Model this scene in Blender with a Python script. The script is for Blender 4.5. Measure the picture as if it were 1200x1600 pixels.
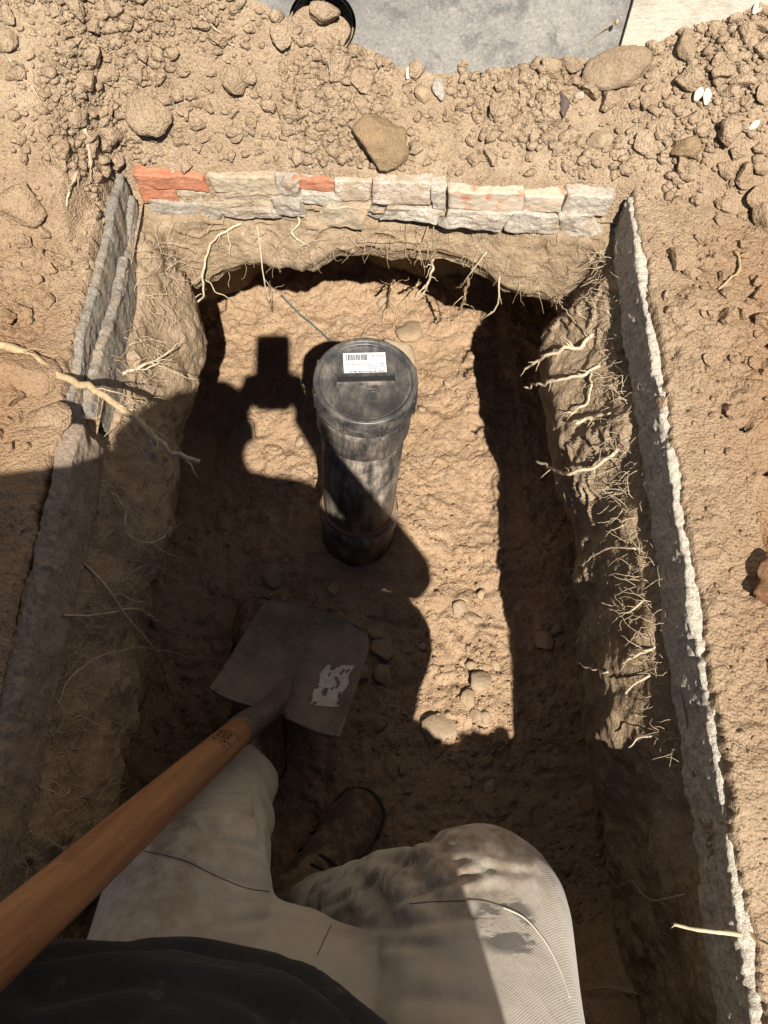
import bpy, bmesh, math, random
import numpy as np
from mathutils import Vector, Matrix
from mathutils.bvhtree import BVHTree

for o in list(bpy.data.objects):
    bpy.data.objects.remove(o, do_unlink=True)
SC = bpy.context.scene
COL = SC.collection
R = math.radians

# ------------------------------------------------------------------ camera, sky, sun, exposure
CAM = Vector((0.0, 0.0, 0.78))
PITCH = R(64)
cam_d = bpy.data.cameras.new('camera')
cam = bpy.data.objects.new('camera', cam_d)
COL.objects.link(cam)
cam.location = CAM
cam.rotation_euler = (R(90) - PITCH, 0, 0)
cam_d.sensor_fit = 'HORIZONTAL'
cam_d.sensor_width = 36
cam_d.lens = 36
cam_d.clip_start = 0.01
cam_d.clip_end = 300
SC.camera = cam

SUN_D = Vector((-0.1283, 0.6345, -0.804)).normalized()      # the way the light travels
SUN_EL = math.asin(-SUN_D.z)
SUN_AZ = math.atan2(-SUN_D.x, -SUN_D.y)
world = bpy.data.worlds.new('World')
SC.world = world
world.use_nodes = True
wn = world.node_tree
wn.nodes.clear()
sky = wn.nodes.new('ShaderNodeTexSky')
sky.sky_type = 'NISHITA'
sky.sun_disc = False
sky.sun_elevation = SUN_EL
sky.sun_rotation = SUN_AZ
sky.altitude = 1800
sky.air_density = 0.7
sky.dust_density = 0.4
bg = wn.nodes.new('ShaderNodeBackground')
bg.inputs['Strength'].default_value = 0.05
wo = wn.nodes.new('ShaderNodeOutputWorld')
wn.links.new(sky.outputs[0], bg.inputs[0])
wn.links.new(bg.outputs[0], wo.inputs[0])

sun_d = bpy.data.lights.new('sun', 'SUN')
sun_d.energy = 5.0
sun_d.angle = R(0.55)
sun_d.color = (1.0, 0.95, 0.87)
sun = bpy.data.objects.new('sun', sun_d)
COL.objects.link(sun)
sun.rotation_euler = SUN_D.to_track_quat('-Z', 'Y').to_euler()
sun.location = (1, -4, 5)

SC.view_settings.view_transform = 'Standard'
SC.view_settings.look = 'None'
SC.view_settings.exposure = 1.15
SC.view_settings.gamma = 1.0
SC.view_settings.use_curve_mapping = False
SC.cycles.max_bounces = 6
SC.cycles.diffuse_bounces = 2

# ------------------------------------------------------------------ vectorised noise
def _h(ix, iy, iz, seed):
    h = (ix.astype(np.int64) * 374761393 + iy.astype(np.int64) * 668265263 + iz.astype(np.int64) * 2147483647 + seed * 974711) & 0xFFFFFFFF
    h = ((h ^ (h >> 13)) * 1274126177) & 0xFFFFFFFF
    h = ((h ^ (h >> 16)) * 2246822519) & 0xFFFFFFFF
    return h ^ (h >> 15)

def noise2(x, y, seed=0):
    x = np.asarray(x, float); y = np.asarray(y, float)
    xi = np.floor(x); yi = np.floor(y)
    fx = x - xi; fy = y - yi
    u = fx * fx * fx * (fx * (fx * 6 - 15) + 10); v = fy * fy * fy * (fy * (fy * 6 - 15) + 10)
    z0 = np.zeros_like(xi)
    out = 0
    for dx in (0, 1):
        for dy in (0, 1):
            a = _h(xi + dx, yi + dy, z0, seed) * (2 * math.pi / 4294967296.0)
            g = np.cos(a) * (fx - dx) + np.sin(a) * (fy - dy)
            out = out + g * (u if dx else 1 - u) * (v if dy else 1 - v)
    return out * 1.5

def noise3(p, seed=0):
    x, y, z = p[..., 0], p[..., 1], p[..., 2]
    xi = np.floor(x); yi = np.floor(y); zi = np.floor(z)
    fx = x - xi; fy = y - yi; fz = z - zi
    u = fx * fx * (3 - 2 * fx); v = fy * fy * (3 - 2 * fy); w = fz * fz * (3 - 2 * fz)
    out = 0
    for dx in (0, 1):
        for dy in (0, 1):
            for dz in (0, 1):
                h = _h(xi + dx, yi + dy, zi + dz, seed)
                gx = (h & 1023) / 511.5 - 1; gy = ((h >> 10) & 1023) / 511.5 - 1; gz = ((h >> 20) & 1023) / 511.5 - 1
                g = gx * (fx - dx) + gy * (fy - dy) + gz * (fz - dz)
                out = out + g * (u if dx else 1 - u) * (v if dy else 1 - v) * (w if dz else 1 - w)
    return out * 1.3

def fbm2(x, y, s, oct=4, seed=0, gain=0.5, billow=False):
    o = 0; a = 1.0
    for k in range(oct):
        n = noise2(x * s, y * s, seed + k * 17)
        o = o + a * (np.abs(n) * 2 - 0.5 if billow else n)
        a *= gain; s *= 2.03
    return o

def fbm3(p, s, oct=4, seed=0, gain=0.5, billow=False):
    o = 0; a = 1.0
    for k in range(oct):
        n = noise3(p * s, seed + k * 17)
        o = o + a * (np.abs(n) * 2 - 0.5 if billow else n)
        a *= gain; s *= 2.03
    return o

def sstep(a, b, x):
    t = np.clip((x - a) / (b - a), 0, 1)
    return t * t * (3 - 2 * t)

# ------------------------------------------------------------------ mesh and object helpers
def mesh_np(name, verts, faces, smooth=True):
    verts = np.asarray(verts, np.float32); faces = np.asarray(faces, np.int32)
    k = faces.shape[1]
    me = bpy.data.meshes.new(name)
    me.vertices.add(len(verts)); me.vertices.foreach_set('co', verts.ravel())
    me.loops.add(faces.size); me.loops.foreach_set('vertex_index', faces.ravel())
    me.polygons.add(len(faces))
    me.polygons.foreach_set('loop_start', np.arange(0, faces.size, k, dtype=np.int32))
    me.polygons.foreach_set('loop_total', np.full(len(faces), k, np.int32))
    me.polygons.foreach_set('use_smooth', np.full(len(faces), smooth, bool))
    me.update(calc_edges=True)
    me.validate()
    return me

def link(name, me, mat=None, parent=None, loc=None, rot=None, scale=None):
    o = bpy.data.objects.new(name, me)
    COL.objects.link(o)
    if mat is not None and me is not None and len(me.materials) == 0:
        me.materials.append(mat)
    if parent is not None:
        o.parent = parent
    if loc is not None: o.location = loc
    if rot is not None: o.rotation_euler = rot
    if scale is not None: o.scale = scale
    return o

def tag(o, label, cat, group=None):
    o['label'] = label; o['category'] = cat
    if group: o['group'] = group
    return o

def struct(o):
    o['kind'] = 'structure'
    return o

def empty(name, loc=(0, 0, 0)):
    o = bpy.data.objects.new(name, None)
    COL.objects.link(o)
    o.location = loc
    o.empty_display_size = 0.05
    return o

def grid_faces(nr, nc, wrap=False):
    r = np.arange(nr - 1)[:, None]; c = np.arange(nc if wrap else nc - 1)[None, :]
    c2 = (c + 1) % nc
    a = r * nc + c; b = r * nc + c2; d = (r + 1) * nc + c; e = (r + 1) * nc + c2
    return np.stack([a, b, e, d], -1).reshape(-1, 4)

def bm_mesh(name, bm, smooth=True):
    me = bpy.data.meshes.new(name)
    bm.to_mesh(me); bm.free()
    if smooth:
        me.polygons.foreach_set('use_smooth', np.ones(len(me.polygons), bool))
    return me

def tube(pts, rad, sides=6, caps=True):
    """verts, quads of a tapered tube along a polyline"""
    P = np.asarray(pts, float); n = len(P)
    rad = np.broadcast_to(np.asarray(rad, float), (n,))
    T = np.gradient(P, axis=0); T /= np.linalg.norm(T, axis=1)[:, None] + 1e-9
    up = np.array([0, 0, 1.0]) if abs(T[0][2]) < 0.9 else np.array([1.0, 0, 0])
    V = []
    for i in range(n):
        a = np.cross(T[i], up); a /= np.linalg.norm(a) + 1e-9
        up = np.cross(a, T[i])
        th = np.arange(sides) * 2 * math.pi / sides
        V.append(P[i] + rad[i] * (np.cos(th)[:, None] * a + np.sin(th)[:, None] * up))
    V = np.concatenate(V)
    F = grid_faces(n, sides, True)
    if caps:
        V = np.vstack([V, P[0], P[-1]])
        s = n * sides
        k = np.arange(sides)
        f0 = np.stack([np.full(sides, s), (k + 1) % sides, k, k], 1)
        f1 = np.stack([np.full(sides, s + 1), s - sides + k, s - sides + (k + 1) % sides, s - sides + (k + 1) % sides], 1)
        # triangles written as degenerate quads are avoided: keep as separate tri list
        return V, F, np.vstack([f0[:, :3], f1[:, :3]])
    return V, F, np.zeros((0, 3), int)

class Acc:
    """collects pieces of one part"""
    def __init__(s): s.v = []; s.f = []; s.n = 0
    def add(s, V, F, T=None):
        for q in (F, T):
            if q is None or len(q) == 0: continue
            q = np.asarray(q) + s.n
            if q.shape[1] == 4:
                q = np.vstack([q[:, [0, 1, 2]], q[:, [0, 2, 3]]])
            s.f.append(q)
        s.v.append(np.asarray(V)); s.n += len(V)
    def mesh(s, name, smooth=True):
        return mesh_np(name, np.concatenate(s.v), np.concatenate(s.f), smooth)

def smooth_path(ctrl, n):
    C = np.asarray(ctrl, float)
    if len(C) < 3:
        return C[0] + (C[-1] - C[0]) * np.linspace(0, 1, n)[:, None]
    t = np.concatenate([[0], np.cumsum(np.linalg.norm(np.diff(C, axis=0), axis=1))])
    m = np.gradient(C, t, axis=0)
    q = np.linspace(0, t[-1], n)
    i = np.clip(np.searchsorted(t, q, side='right') - 1, 0, len(C) - 2)
    h = (t[i + 1] - t[i])[:, None]; s = ((q - t[i])[:, None]) / h
    return ((2 * s**3 - 3 * s**2 + 1) * C[i] + (s**3 - 2 * s**2 + s) * h * m[i] + (-2 * s**3 + 3 * s**2) * C[i + 1] + (s**3 - s**2) * h * m[i + 1])

def lathe(profile, n=64):
    """surface of revolution about z from (r, z) points"""
    pr = np.asarray(profile, float)
    th = np.arange(n) * 2 * math.pi / n
    V = np.stack([pr[:, 0][:, None] * np.cos(th), pr[:, 0][:, None] * np.sin(th), np.broadcast_to(pr[:, 1][:, None], (len(pr), n))], -1).reshape(-1, 3)
    return V, grid_faces(len(pr), n, True)

def box_v(x0, x1, y0, y1, z0, z1):
    V = np.array([[x0, y0, z0], [x1, y0, z0], [x1, y1, z0], [x0, y1, z0], [x0, y0, z1], [x1, y0, z1], [x1, y1, z1], [x0, y1, z1]], float)
    F = np.array([[0, 3, 2, 1], [4, 5, 6, 7], [0, 1, 5, 4], [1, 2, 6, 5], [2, 3, 7, 6], [3, 0, 4, 7]])
    return V, F

# ------------------------------------------------------------------ materials
class NT:
    def __init__(s, name):
        s.m = bpy.data.materials.new(name); s.m.use_nodes = True
        s.t = s.m.node_tree; s.t.nodes.clear()
        s.out = s.t.nodes.new('ShaderNodeOutputMaterial')
        s.b = s.t.nodes.new('ShaderNodeBsdfPrincipled')
        s.t.links.new(s.b.outputs[0], s.out.inputs[0])
        s.co = s.t.nodes.new('ShaderNodeTexCoord'); s.geo = s.t.nodes.new('ShaderNodeNewGeometry')
    def L(s, a, b): s.t.links.new(a, b)
    def noise(s, scale, detail=4, rough=0.6, vec=None, dist=0.0):
        n = s.t.nodes.new('ShaderNodeTexNoise')
        n.inputs['Scale'].default_value = scale; n.inputs['Detail'].default_value = detail
        n.inputs['Roughness'].default_value = rough; n.inputs['Distortion'].default_value = dist
        s.L(vec if vec is not None else s.co.outputs['Object'], n.inputs['Vector'])
        return n.outputs['Fac']
    def voro(s, scale, feature='F1', vec=None):
        n = s.t.nodes.new('ShaderNodeTexVoronoi'); n.feature = feature
        n.inputs['Scale'].default_value = scale
        s.L(vec if vec is not None else s.co.outputs['Object'], n.inputs['Vector'])
        return n.outputs['Distance']
    def ramp(s, fac, stops):
        n = s.t.nodes.new('ShaderNodeValToRGB')
        el = n.color_ramp.elements
        while len(el) < len(stops): el.new(0.5)
        for e, (p, c) in zip(el, stops):
            e.position = p
            e.color = (c, c, c, 1) if not isinstance(c, (tuple, list)) else (*c, 1)
        s.L(fac, n.inputs[0])
        return n.outputs[0]
    def val(s, v):
        n = s.t.nodes.new('ShaderNodeValue'); n.outputs[0].default_value = v
        return n.outputs[0]
    def _in(s, sock, v):
        if isinstance(v, (int, float)): sock.default_value = v
        elif isinstance(v, (tuple, list)): sock.default_value = (*v, 1) if len(v) == 3 else v
        else: s.L(v, sock)
    def mix(s, fac, a, b, mode='MIX'):
        n = s.t.nodes.new('ShaderNodeMix'); n.data_type = 'RGBA'; n.blend_type = mode
        s._in(n.inputs[0], fac); s._in(n.inputs[6], a); s._in(n.inputs[7], b)
        return n.outputs[2]
    def math(s, op, a, b=0.0, clamp=False):
        n = s.t.nodes.new('ShaderNodeMath'); n.operation = op; n.use_clamp = clamp
        s._in(n.inputs[0], a); s._in(n.inputs[1], b)
        return n.outputs[0]
    def sep(s, v):
        n = s.t.nodes.new('ShaderNodeSeparateXYZ'); s.L(v, n.inputs[0]); return n.outputs
    def mapr(s, v, a, b, c=0.0, d=1.0):
        n = s.t.nodes.new('ShaderNodeMapRange'); n.clamp = True
        s._in(n.inputs[0], v)
        for i, q in zip((1, 2, 3, 4), (a, b, c, d)): n.inputs[i].default_value = q
        return n.outputs[0]
    def mapping(s, scale=(1, 1, 1), rot=(0, 0, 0), src='Object'):
        n = s.t.nodes.new('ShaderNodeMapping'); n.inputs['Scale'].default_value = scale; n.inputs['Rotation'].default_value = rot
        s.L(s.co.outputs[src], n.inputs[0]); return n.outputs[0]
    def dist(s, p, src=None):
        n = s.t.nodes.new('ShaderNodeVectorMath'); n.operation = 'DISTANCE'
        s.L(src if src is not None else s.co.outputs['Object'], n.inputs[0]); n.inputs[1].default_value = p
        return n.outputs['Value']
    def bump(s, h, strength=0.5, dist=0.002, prev=None):
        n = s.t.nodes.new('ShaderNodeBump'); n.inputs['Strength'].default_value = strength; n.inputs['Distance'].default_value = dist
        s.L(h, n.inputs['Height'])
        if prev is not None: s.L(prev, n.inputs['Normal'])
        return n.outputs[0]
    def done(s, color, rough=0.9, normal=None, spec=0.2, metal=0.0):
        s._in(s.b.inputs['Base Color'], color); s._in(s.b.inputs['Roughness'], rough)
        s.b.inputs['Specular IOR Level'].default_value = spec
        s._in(s.b.inputs['Metallic'], metal)
        if normal is not None: s.L(normal, s.b.inputs['Normal'])
        return s.m

def soil_mat(name, light, mid, dark, red=None, grain=0.8, spec=0.08):
    n = NT(name)
    wp = n.geo.outputs['Position']
    big = n.noise(4.5, 4, 0.6, wp)
    med = n.noise(34, 4, 0.65, wp)
    fine = n.noise(330, 2, 0.7, wp)
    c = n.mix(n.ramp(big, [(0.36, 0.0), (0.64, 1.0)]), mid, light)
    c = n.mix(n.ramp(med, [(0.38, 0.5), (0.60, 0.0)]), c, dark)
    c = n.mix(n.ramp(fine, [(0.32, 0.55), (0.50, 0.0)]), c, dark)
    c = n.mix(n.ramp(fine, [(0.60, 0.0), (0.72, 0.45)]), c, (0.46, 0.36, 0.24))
    if red is not None:
        x = n.sep(wp)[0]; y = n.sep(wp)[1]
        f = n.math('MULTIPLY', n.math('MAXIMUM', n.mapr(n.math('ABSOLUTE', x), 0.31, 0.46), n.mapr(y, -0.15, -0.5)), n.mapr(y, 0.95, 0.6))
        f = n.math('MULTIPLY', f, n.ramp(n.noise(6, 3, 0.6, wp), [(0.3, 0.55), (0.6, 1.0)]))
        f = n.math('MULTIPLY', f, n.ramp(fine, [(0.34, 0.5), (0.5, 0.95)]))
        c = n.mix(f, c, red)
    g = n.math('SUBTRACT', 1.0, n.voro(300, 'F1', wp))
    b = n.bump(n.noise(210, 4, 0.62, wp), 0.55 + 0.4 * grain, 0.0042)
    b = n.bump(g, grain * 0.8, 0.0025, b)
    b = n.bump(n.noise(900, 2, 0.7, wp), 0.6, 0.0014, b)
    return n.done(c, 0.95, b, spec)

M = {}
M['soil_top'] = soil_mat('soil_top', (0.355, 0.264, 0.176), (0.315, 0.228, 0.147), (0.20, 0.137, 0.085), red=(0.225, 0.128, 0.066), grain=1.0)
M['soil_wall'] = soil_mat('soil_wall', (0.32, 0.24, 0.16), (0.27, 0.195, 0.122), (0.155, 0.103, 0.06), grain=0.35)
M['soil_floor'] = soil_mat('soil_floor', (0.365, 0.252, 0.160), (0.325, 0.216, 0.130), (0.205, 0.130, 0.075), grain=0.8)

def clod_mat(name, cols, rough=0.95, bump=0.6):
    n = NT(name)
    oi = n.t.nodes.new('ShaderNodeObjectInfo')
    wp = n.geo.outputs['Position']
    c = n.ramp(oi.outputs['Random'], [(i / max(1, len(cols) - 1), q) for i, q in enumerate(cols)])
    c = n.mix(n.ramp(n.noise(60, 4, 0.65, wp), [(0.36, 0.45), (0.6, 0.0)]), c, (0.19, 0.125, 0.07))
    c = n.mix(n.ramp(n.noise(330, 2, 0.6, wp), [(0.3, 0.5), (0.5, 0.0)]), c, (0.17, 0.11, 0.062))
    b = n.bump(n.noise(130, 4, 0.72, wp), bump, 0.007)
    b = n.bump(n.noise(700, 2, 0.7, wp), bump, 0.002, b)
    return n.done(c, rough, b, 0.1)
M['clod'] = clod_mat('clod', [(0.345, 0.245, 0.15), (0.31, 0.215, 0.127), (0.28, 0.192, 0.113), (0.325, 0.222, 0.124)])
M['crumb'] = clod_mat('crumb', [(0.33, 0.23, 0.137), (0.31, 0.215, 0.125)])
M['rock'] = clod_mat('rock', [(0.325, 0.243, 0.162), (0.31, 0.23, 0.152)], 0.9, 0.9)
M['pebble'] = clod_mat('pebble', [(0.34, 0.265, 0.18), (0.28, 0.21, 0.14), (0.31, 0.225, 0.14)], 0.8, 0.4)
M['ochre_stone'] = clod_mat('ochre_stone', [(0.285, 0.198, 0.112), (0.27, 0.187, 0.105)], 0.9, 0.9)
M['dark_slate'] = clod_mat('dark_slate', [(0.07, 0.055, 0.06), (0.08, 0.06, 0.06)], 0.7, 0.3)
M['red_clod'] = clod_mat('red_clod', [(0.22, 0.115, 0.06), (0.21, 0.11, 0.057)])

def rough_stone(name, base, light, dark, bump=0.7, dust=0.35, s=60):
    n = NT(name)
    wp = n.geo.outputs['Position']
    c = n.mix(n.ramp(n.noise(s, 6, 0.65, wp), [(0.38, 0.0), (0.62, 1.0)]), base, light)
    c = n.mix(n.ramp(n.noise(s * 4, 4, 0.65, wp), [(0.32, 0.7), (0.5, 0.0)]), c, dark)
    c = n.mix(n.ramp(n.noise(s * 0.45, 5, 0.6, wp), [(0.50, 0.0), (0.66, dust)]), c, (0.32, 0.235, 0.152))
    b = n.bump(n.noise(s * 2.5, 4, 0.75, wp), bump, 0.005)
    b = n.bump(n.noise(s * 9, 4, 0.7, wp), bump, 0.002, b)
    return n.done(c, 0.9, b, 0.2)
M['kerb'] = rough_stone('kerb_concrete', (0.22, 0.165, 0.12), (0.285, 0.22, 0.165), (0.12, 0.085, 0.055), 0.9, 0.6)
M['slate_grey'] = rough_stone('weathered_grey_slab', (0.225, 0.195, 0.16), (0.29, 0.255, 0.21), (0.11, 0.088, 0.066), 1.0, 0.75)
M['brick_orange'] = rough_stone('orange_brick', (0.35, 0.14, 0.078), (0.39, 0.18, 0.105), (0.28, 0.10, 0.05), 0.6, 0.75, 40)
M['brick_buff'] = rough_stone('buff_brick', (0.34, 0.27, 0.185), (0.38, 0.31, 0.22), (0.22, 0.165, 0.11), 0.7, 0.85, 40)
M['brick_pale'] = rough_stone('limewashed_brick', (0.37, 0.28, 0.21), (0.48, 0.41, 0.33), (0.27, 0.19, 0.13), 0.8, 0.85, 40)
M['mortar'] = rough_stone('lime_mortar', (0.40, 0.345, 0.275), (0.49, 0.435, 0.36), (0.30, 0.235, 0.165), 1.0, 0.8, 50)
M['mortar_grey'] = rough_stone('grey_mortar', (0.32, 0.275, 0.22), (0.40, 0.355, 0.295), (0.23, 0.18, 0.13), 1.0, 0.8, 50)

def limed_orange():
    n = NT('limewashed_orange_brick')
    wp = n.geo.outputs['Position']
    c = n.mix(n.ramp(n.noise(45, 4, 0.6, wp), [(0.54, 0.0), (0.66, 0.9)]), (0.44, 0.36, 0.27), (0.42, 0.155, 0.08))
    c = n.mix(n.ramp(n.noise(220, 4, 0.65, wp), [(0.32, 0.6), (0.5, 0.0)]), c, (0.35, 0.25, 0.17))
    b = n.bump(n.noise(120, 6, 0.75, wp), 0.8, 0.004)
    return n.done(c, 0.9, b, 0.2)
M['brick_limed'] = limed_orange()

def root_mat(name, a, b_):
    n = NT(name)
    v = n.noise(140, 4, 0.6)
    c = n.mix(n.ramp(v, [(0.4, 0.0), (0.62, 1.0)]), a, b_)
    return n.done(c, 0.85, n.bump(n.noise(400, 4, 0.7), 0.5, 0.001), 0.2)
M['root'] = root_mat('pale_root', (0.38, 0.30, 0.195), (0.47, 0.385, 0.265))
M['root_brown'] = root_mat('brown_root', (0.27, 0.19, 0.105), (0.37, 0.27, 0.155))
M['root_grey'] = root_mat('dusty_root', (0.32, 0.24, 0.155), (0.40, 0.31, 0.21))
M['leaf'] = root_mat('dry_leaf', (0.42, 0.37, 0.27), (0.50, 0.45, 0.34))
M['cable'] = root_mat('green_cable', (0.035, 0.06, 0.055), (0.07, 0.09, 0.08))

def plastic(name, base, dust_amt, rough=0.42, streak=True):
    n = NT(name)
    w = n.noise(18, 5, 0.65)
    st = n.noise(70, 5, 0.75, n.mapping((1, 1, 0.16) if streak else (1, 0.35, 1), (0.12, 0.05, 0.4)))
    f = n.math('MULTIPLY', n.ramp(w, [(0.36, 0.10), (0.58, 1.0)]), n.ramp(st, [(0.40, 0.10), (0.62, 1.0)]))
    f = n.math('MULTIPLY', f, dust_amt)
    sp = n.ramp(n.noise(420, 3, 0.6), [(0.60, 0.0), (0.70, 0.35 * dust_amt)])
    sc = n.ramp(n.noise(1.0, 2, 0.4, n.mapping((35, 260, 60), (0.3, 0.2, 0.7))), [(0.64, 0.0), (0.665, 0.5 * dust_amt), (0.69, 0.0)])
    f = n.math('MAXIMUM', n.math('MAXIMUM', f, sp), sc)
    c = n.mix(f, base, (0.32, 0.265, 0.205))
    rg = n.math('ADD', n.math('MULTIPLY', f, 0.45), rough)
    return n.done(c, rg, n.bump(n.noise(180, 3, 0.6), 0.1, 0.001), 0.5)
M['cap'] = plastic('black_cap_plastic', (0.019, 0.019, 0.020), 0.35, 0.38, False)
M['pipe'] = plastic('dusty_black_pipe', (0.016, 0.016, 0.017), 1.0, 0.34)
M['socket'] = plastic('dusty_socket_plastic', (0.02, 0.02, 0.022), 0.65, 0.42)

def flat(name, col, rough=0.5, spec=0.3, metal=0.0):
    return NT(name).done(col, rough, None, spec, metal)
M['sticker'] = flat('white_sticker', (0.50, 0.50, 0.49), 0.5)
M['ink'] = flat('printed_black_ink', (0.03, 0.03, 0.032), 0.6)
M['seal'] = flat('orange_seal_edge', (0.20, 0.12, 0.07), 0.8)
M['dark_void'] = flat('black_sleeve_plastic', (0.012, 0.011, 0.011), 0.6)

def wall_mat(name, base, light, dark, streak=False, s=7):
    n = NT(name)
    wp = n.geo.outputs['Position']
    c = n.mix(n.ramp(n.noise(s, 6, 0.65, wp), [(0.38, 0.0), (0.64, 1.0)]), base, light)
    c = n.mix(n.ramp(n.noise(s * 2.6, 8, 0.72, wp, 0.4), [(0.50, 0.0), (0.60, 0.85)]), c, dark)
    c = n.mix(n.math('MULTIPLY', n.mapr(n.sep(wp)[2], 0.17, 0.07), n.ramp(n.noise(26, 5, 0.7, wp), [(0.42, 0.0), (0.56, 0.8)])), c, light)
    c = n.mix(n.ramp(n.noise(240, 4, 0.7, wp), [(0.36, 0.45), (0.55, 0.0)]), c, dark)
    c = n.mix(n.ramp(n.noise(150, 4, 0.7, wp), [(0.56, 0.0), (0.68, 0.5)]), c, (0.42, 0.38, 0.315))
    h = n.noise(90, 7, 0.75, wp)
    b = n.bump(h, 0.5, 0.003)
    if streak:
        m = n.t.nodes.new('ShaderNodeMapping'); n.L(wp, m.inputs[0]); m.inputs['Scale'].default_value = (45, 60, 200)
        m.inputs['Rotation'].default_value = (0, R(8), 0)
        b = n.bump(n.noise(1.0, 4, 0.7, m.outputs[0]), 0.5, 0.002, b)
    return n.done(c, 0.9, b, 0.2)
M['concrete'] = wall_mat('grey_concrete', (0.215, 0.205, 0.188), (0.32, 0.30, 0.265), (0.12, 0.117, 0.112))
M['render'] = wall_mat('cream_render', (0.46, 0.415, 0.335), (0.52, 0.47, 0.385), (0.37, 0.325, 0.255), True)

def trouser_mat():
    n = NT('stone_grey_trouser_cloth')
    p = n.geo.outputs['Position']
    c = n.mix(n.ramp(n.noise(9, 4, 0.6, p), [(0.35, 0.0), (0.65, 1.0)]), (0.305, 0.268, 0.216), (0.35, 0.31, 0.255))
    def stain(pt, r, amt, sc, lo=0.35, hi=0.62):
        d = n.mapr(n.dist(pt, p), r, r * 0.35)
        q = n.ramp(n.noise(sc, 5, 0.65, p), [(lo, 0.0), (hi, 1.0)])
        return n.math('MULTIPLY', n.math('MULTIPLY', d, q), amt)
    br = (0.13, 0.075, 0.035)
    for pt, r, a in (((0.06, 0.03, 0.02), 0.10, 1.0), ((0.13, 0.02, -0.01), 0.08, 0.85), ((0.02, 0.0, -0.03), 0.09, 0.7),
                     ((-0.20, 0.05, 0.01), 0.09, 0.85), ((-0.25, -0.02, 0.04), 0.08, 0.6), ((-0.16, -0.03, 0.05), 0.06, 0.5)):
        c = n.mix(stain(pt, r, a * 0.7, 60, 0.36, 0.62), c, br)
    dk = n.mapping((22, 75, 60), (0, 0, 0.12))
    for pt, r in (((0.098, -0.035, 0.055), 0.034), ((0.112, -0.085, 0.06), 0.022)):
        d = n.mapr(n.dist(pt, p), r, r * 0.8)
        q = n.ramp(n.noise(1.0, 4, 0.7, dk), [(0.46, 0.0), (0.53, 0.8)])
        c = n.mix(n.math('MULTIPLY', d, q), c, (0.05, 0.045, 0.042))
    sx = n.math('SINE', n.math('MULTIPLY', n.sep(p)[0], 2 * math.pi / 0.0026)); sy = n.math('SINE', n.math('MULTIPLY', n.math('ADD', n.sep(p)[1], n.math('MULTIPLY', n.sep(p)[2], -0.7)), 2 * math.pi / 0.0026))
    w = n.math('MULTIPLY', n.math('ADD', n.math('MULTIPLY', sx, sy), 1.0), 0.5)
    patch = n.mapr(n.sep(p)[0], 0.075, 0.10)
    c = n.mix(n.math('MULTIPLY', n.ramp(w, [(0.55, 0.0), (0.85, 0.24)]), patch), c, (0.15, 0.122, 0.088))
    fine = n.noise(1500, 2, 0.5, p)
    b = n.bump(fine, 0.35, 0.0008)
    h = n.math('MULTIPLY', n.math('SUBTRACT', 1.0, w), patch)
    b = n.bump(h, 0.35, 0.0007, b)
    b = n.bump(n.noise(55, 4, 0.55, n.mapping((1, 0.35, 1))), 0.28, 0.008, b)
    m = n.done(c, 0.88, b, 0.15)
    n.b.inputs['Sheen Weight'].default_value = 0.15
    return m
M['trousers'] = trouser_mat()

def cloth(name, base, lint, sheen=0.2, at=0.60):
    n = NT(name)
    c = n.mix(n.ramp(n.noise(45, 5, 0.7), [(at, 0.0), (at + 0.14, 0.6)]), base, lint)
    b = n.bump(n.noise(1800, 2, 0.5), 0.3, 0.0006)
    b = n.bump(n.noise(22, 4, 0.55), 0.35, 0.01, b)
    m = n.done(c, 0.9, b, 0.12)
    n.b.inputs['Sheen Weight'].default_value = sheen
    return m
M['shirt'] = cloth('black_tshirt_cotton', (0.017, 0.016, 0.018), (0.075, 0.065, 0.058), 0.05)
M['boot'] = cloth('brown_suede_leather', (0.10, 0.066, 0.042), (0.27, 0.195, 0.13), 0.05, 0.46)
M['sole'] = flat('dark_rubber', (0.03, 0.026, 0.022), 0.8)
M['hair'] = cloth('dark_brown_hair', (0.03, 0.02, 0.014), (0.05, 0.035, 0.02), 0.0)
def skin():
    n = NT('skin')
    c = n.mix(n.ramp(n.noise(30, 4, 0.6), [(0.35, 0.0), (0.65, 1.0)]), (0.50, 0.28, 0.19), (0.56, 0.34, 0.24))
    n.b.inputs['Subsurface Weight'].default_value = 0.08
    n.b.inputs['Subsurface Radius'].default_value = (0.008, 0.003, 0.0015)
    return n.done(c, 0.5, n.bump(n.noise(350, 4, 0.6), 0.25, 0.0008), 0.4)
M['skin'] = skin()
M['eye'] = flat('eye_white', (0.7, 0.68, 0.65), 0.25, 0.5)
M['seam'] = flat('trouser_stitching', (0.34, 0.30, 0.24), 0.9)
M['seam_crease_shade'] = flat('dark_stitching_and_crease_shade', (0.12, 0.095, 0.07), 0.9)

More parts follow.
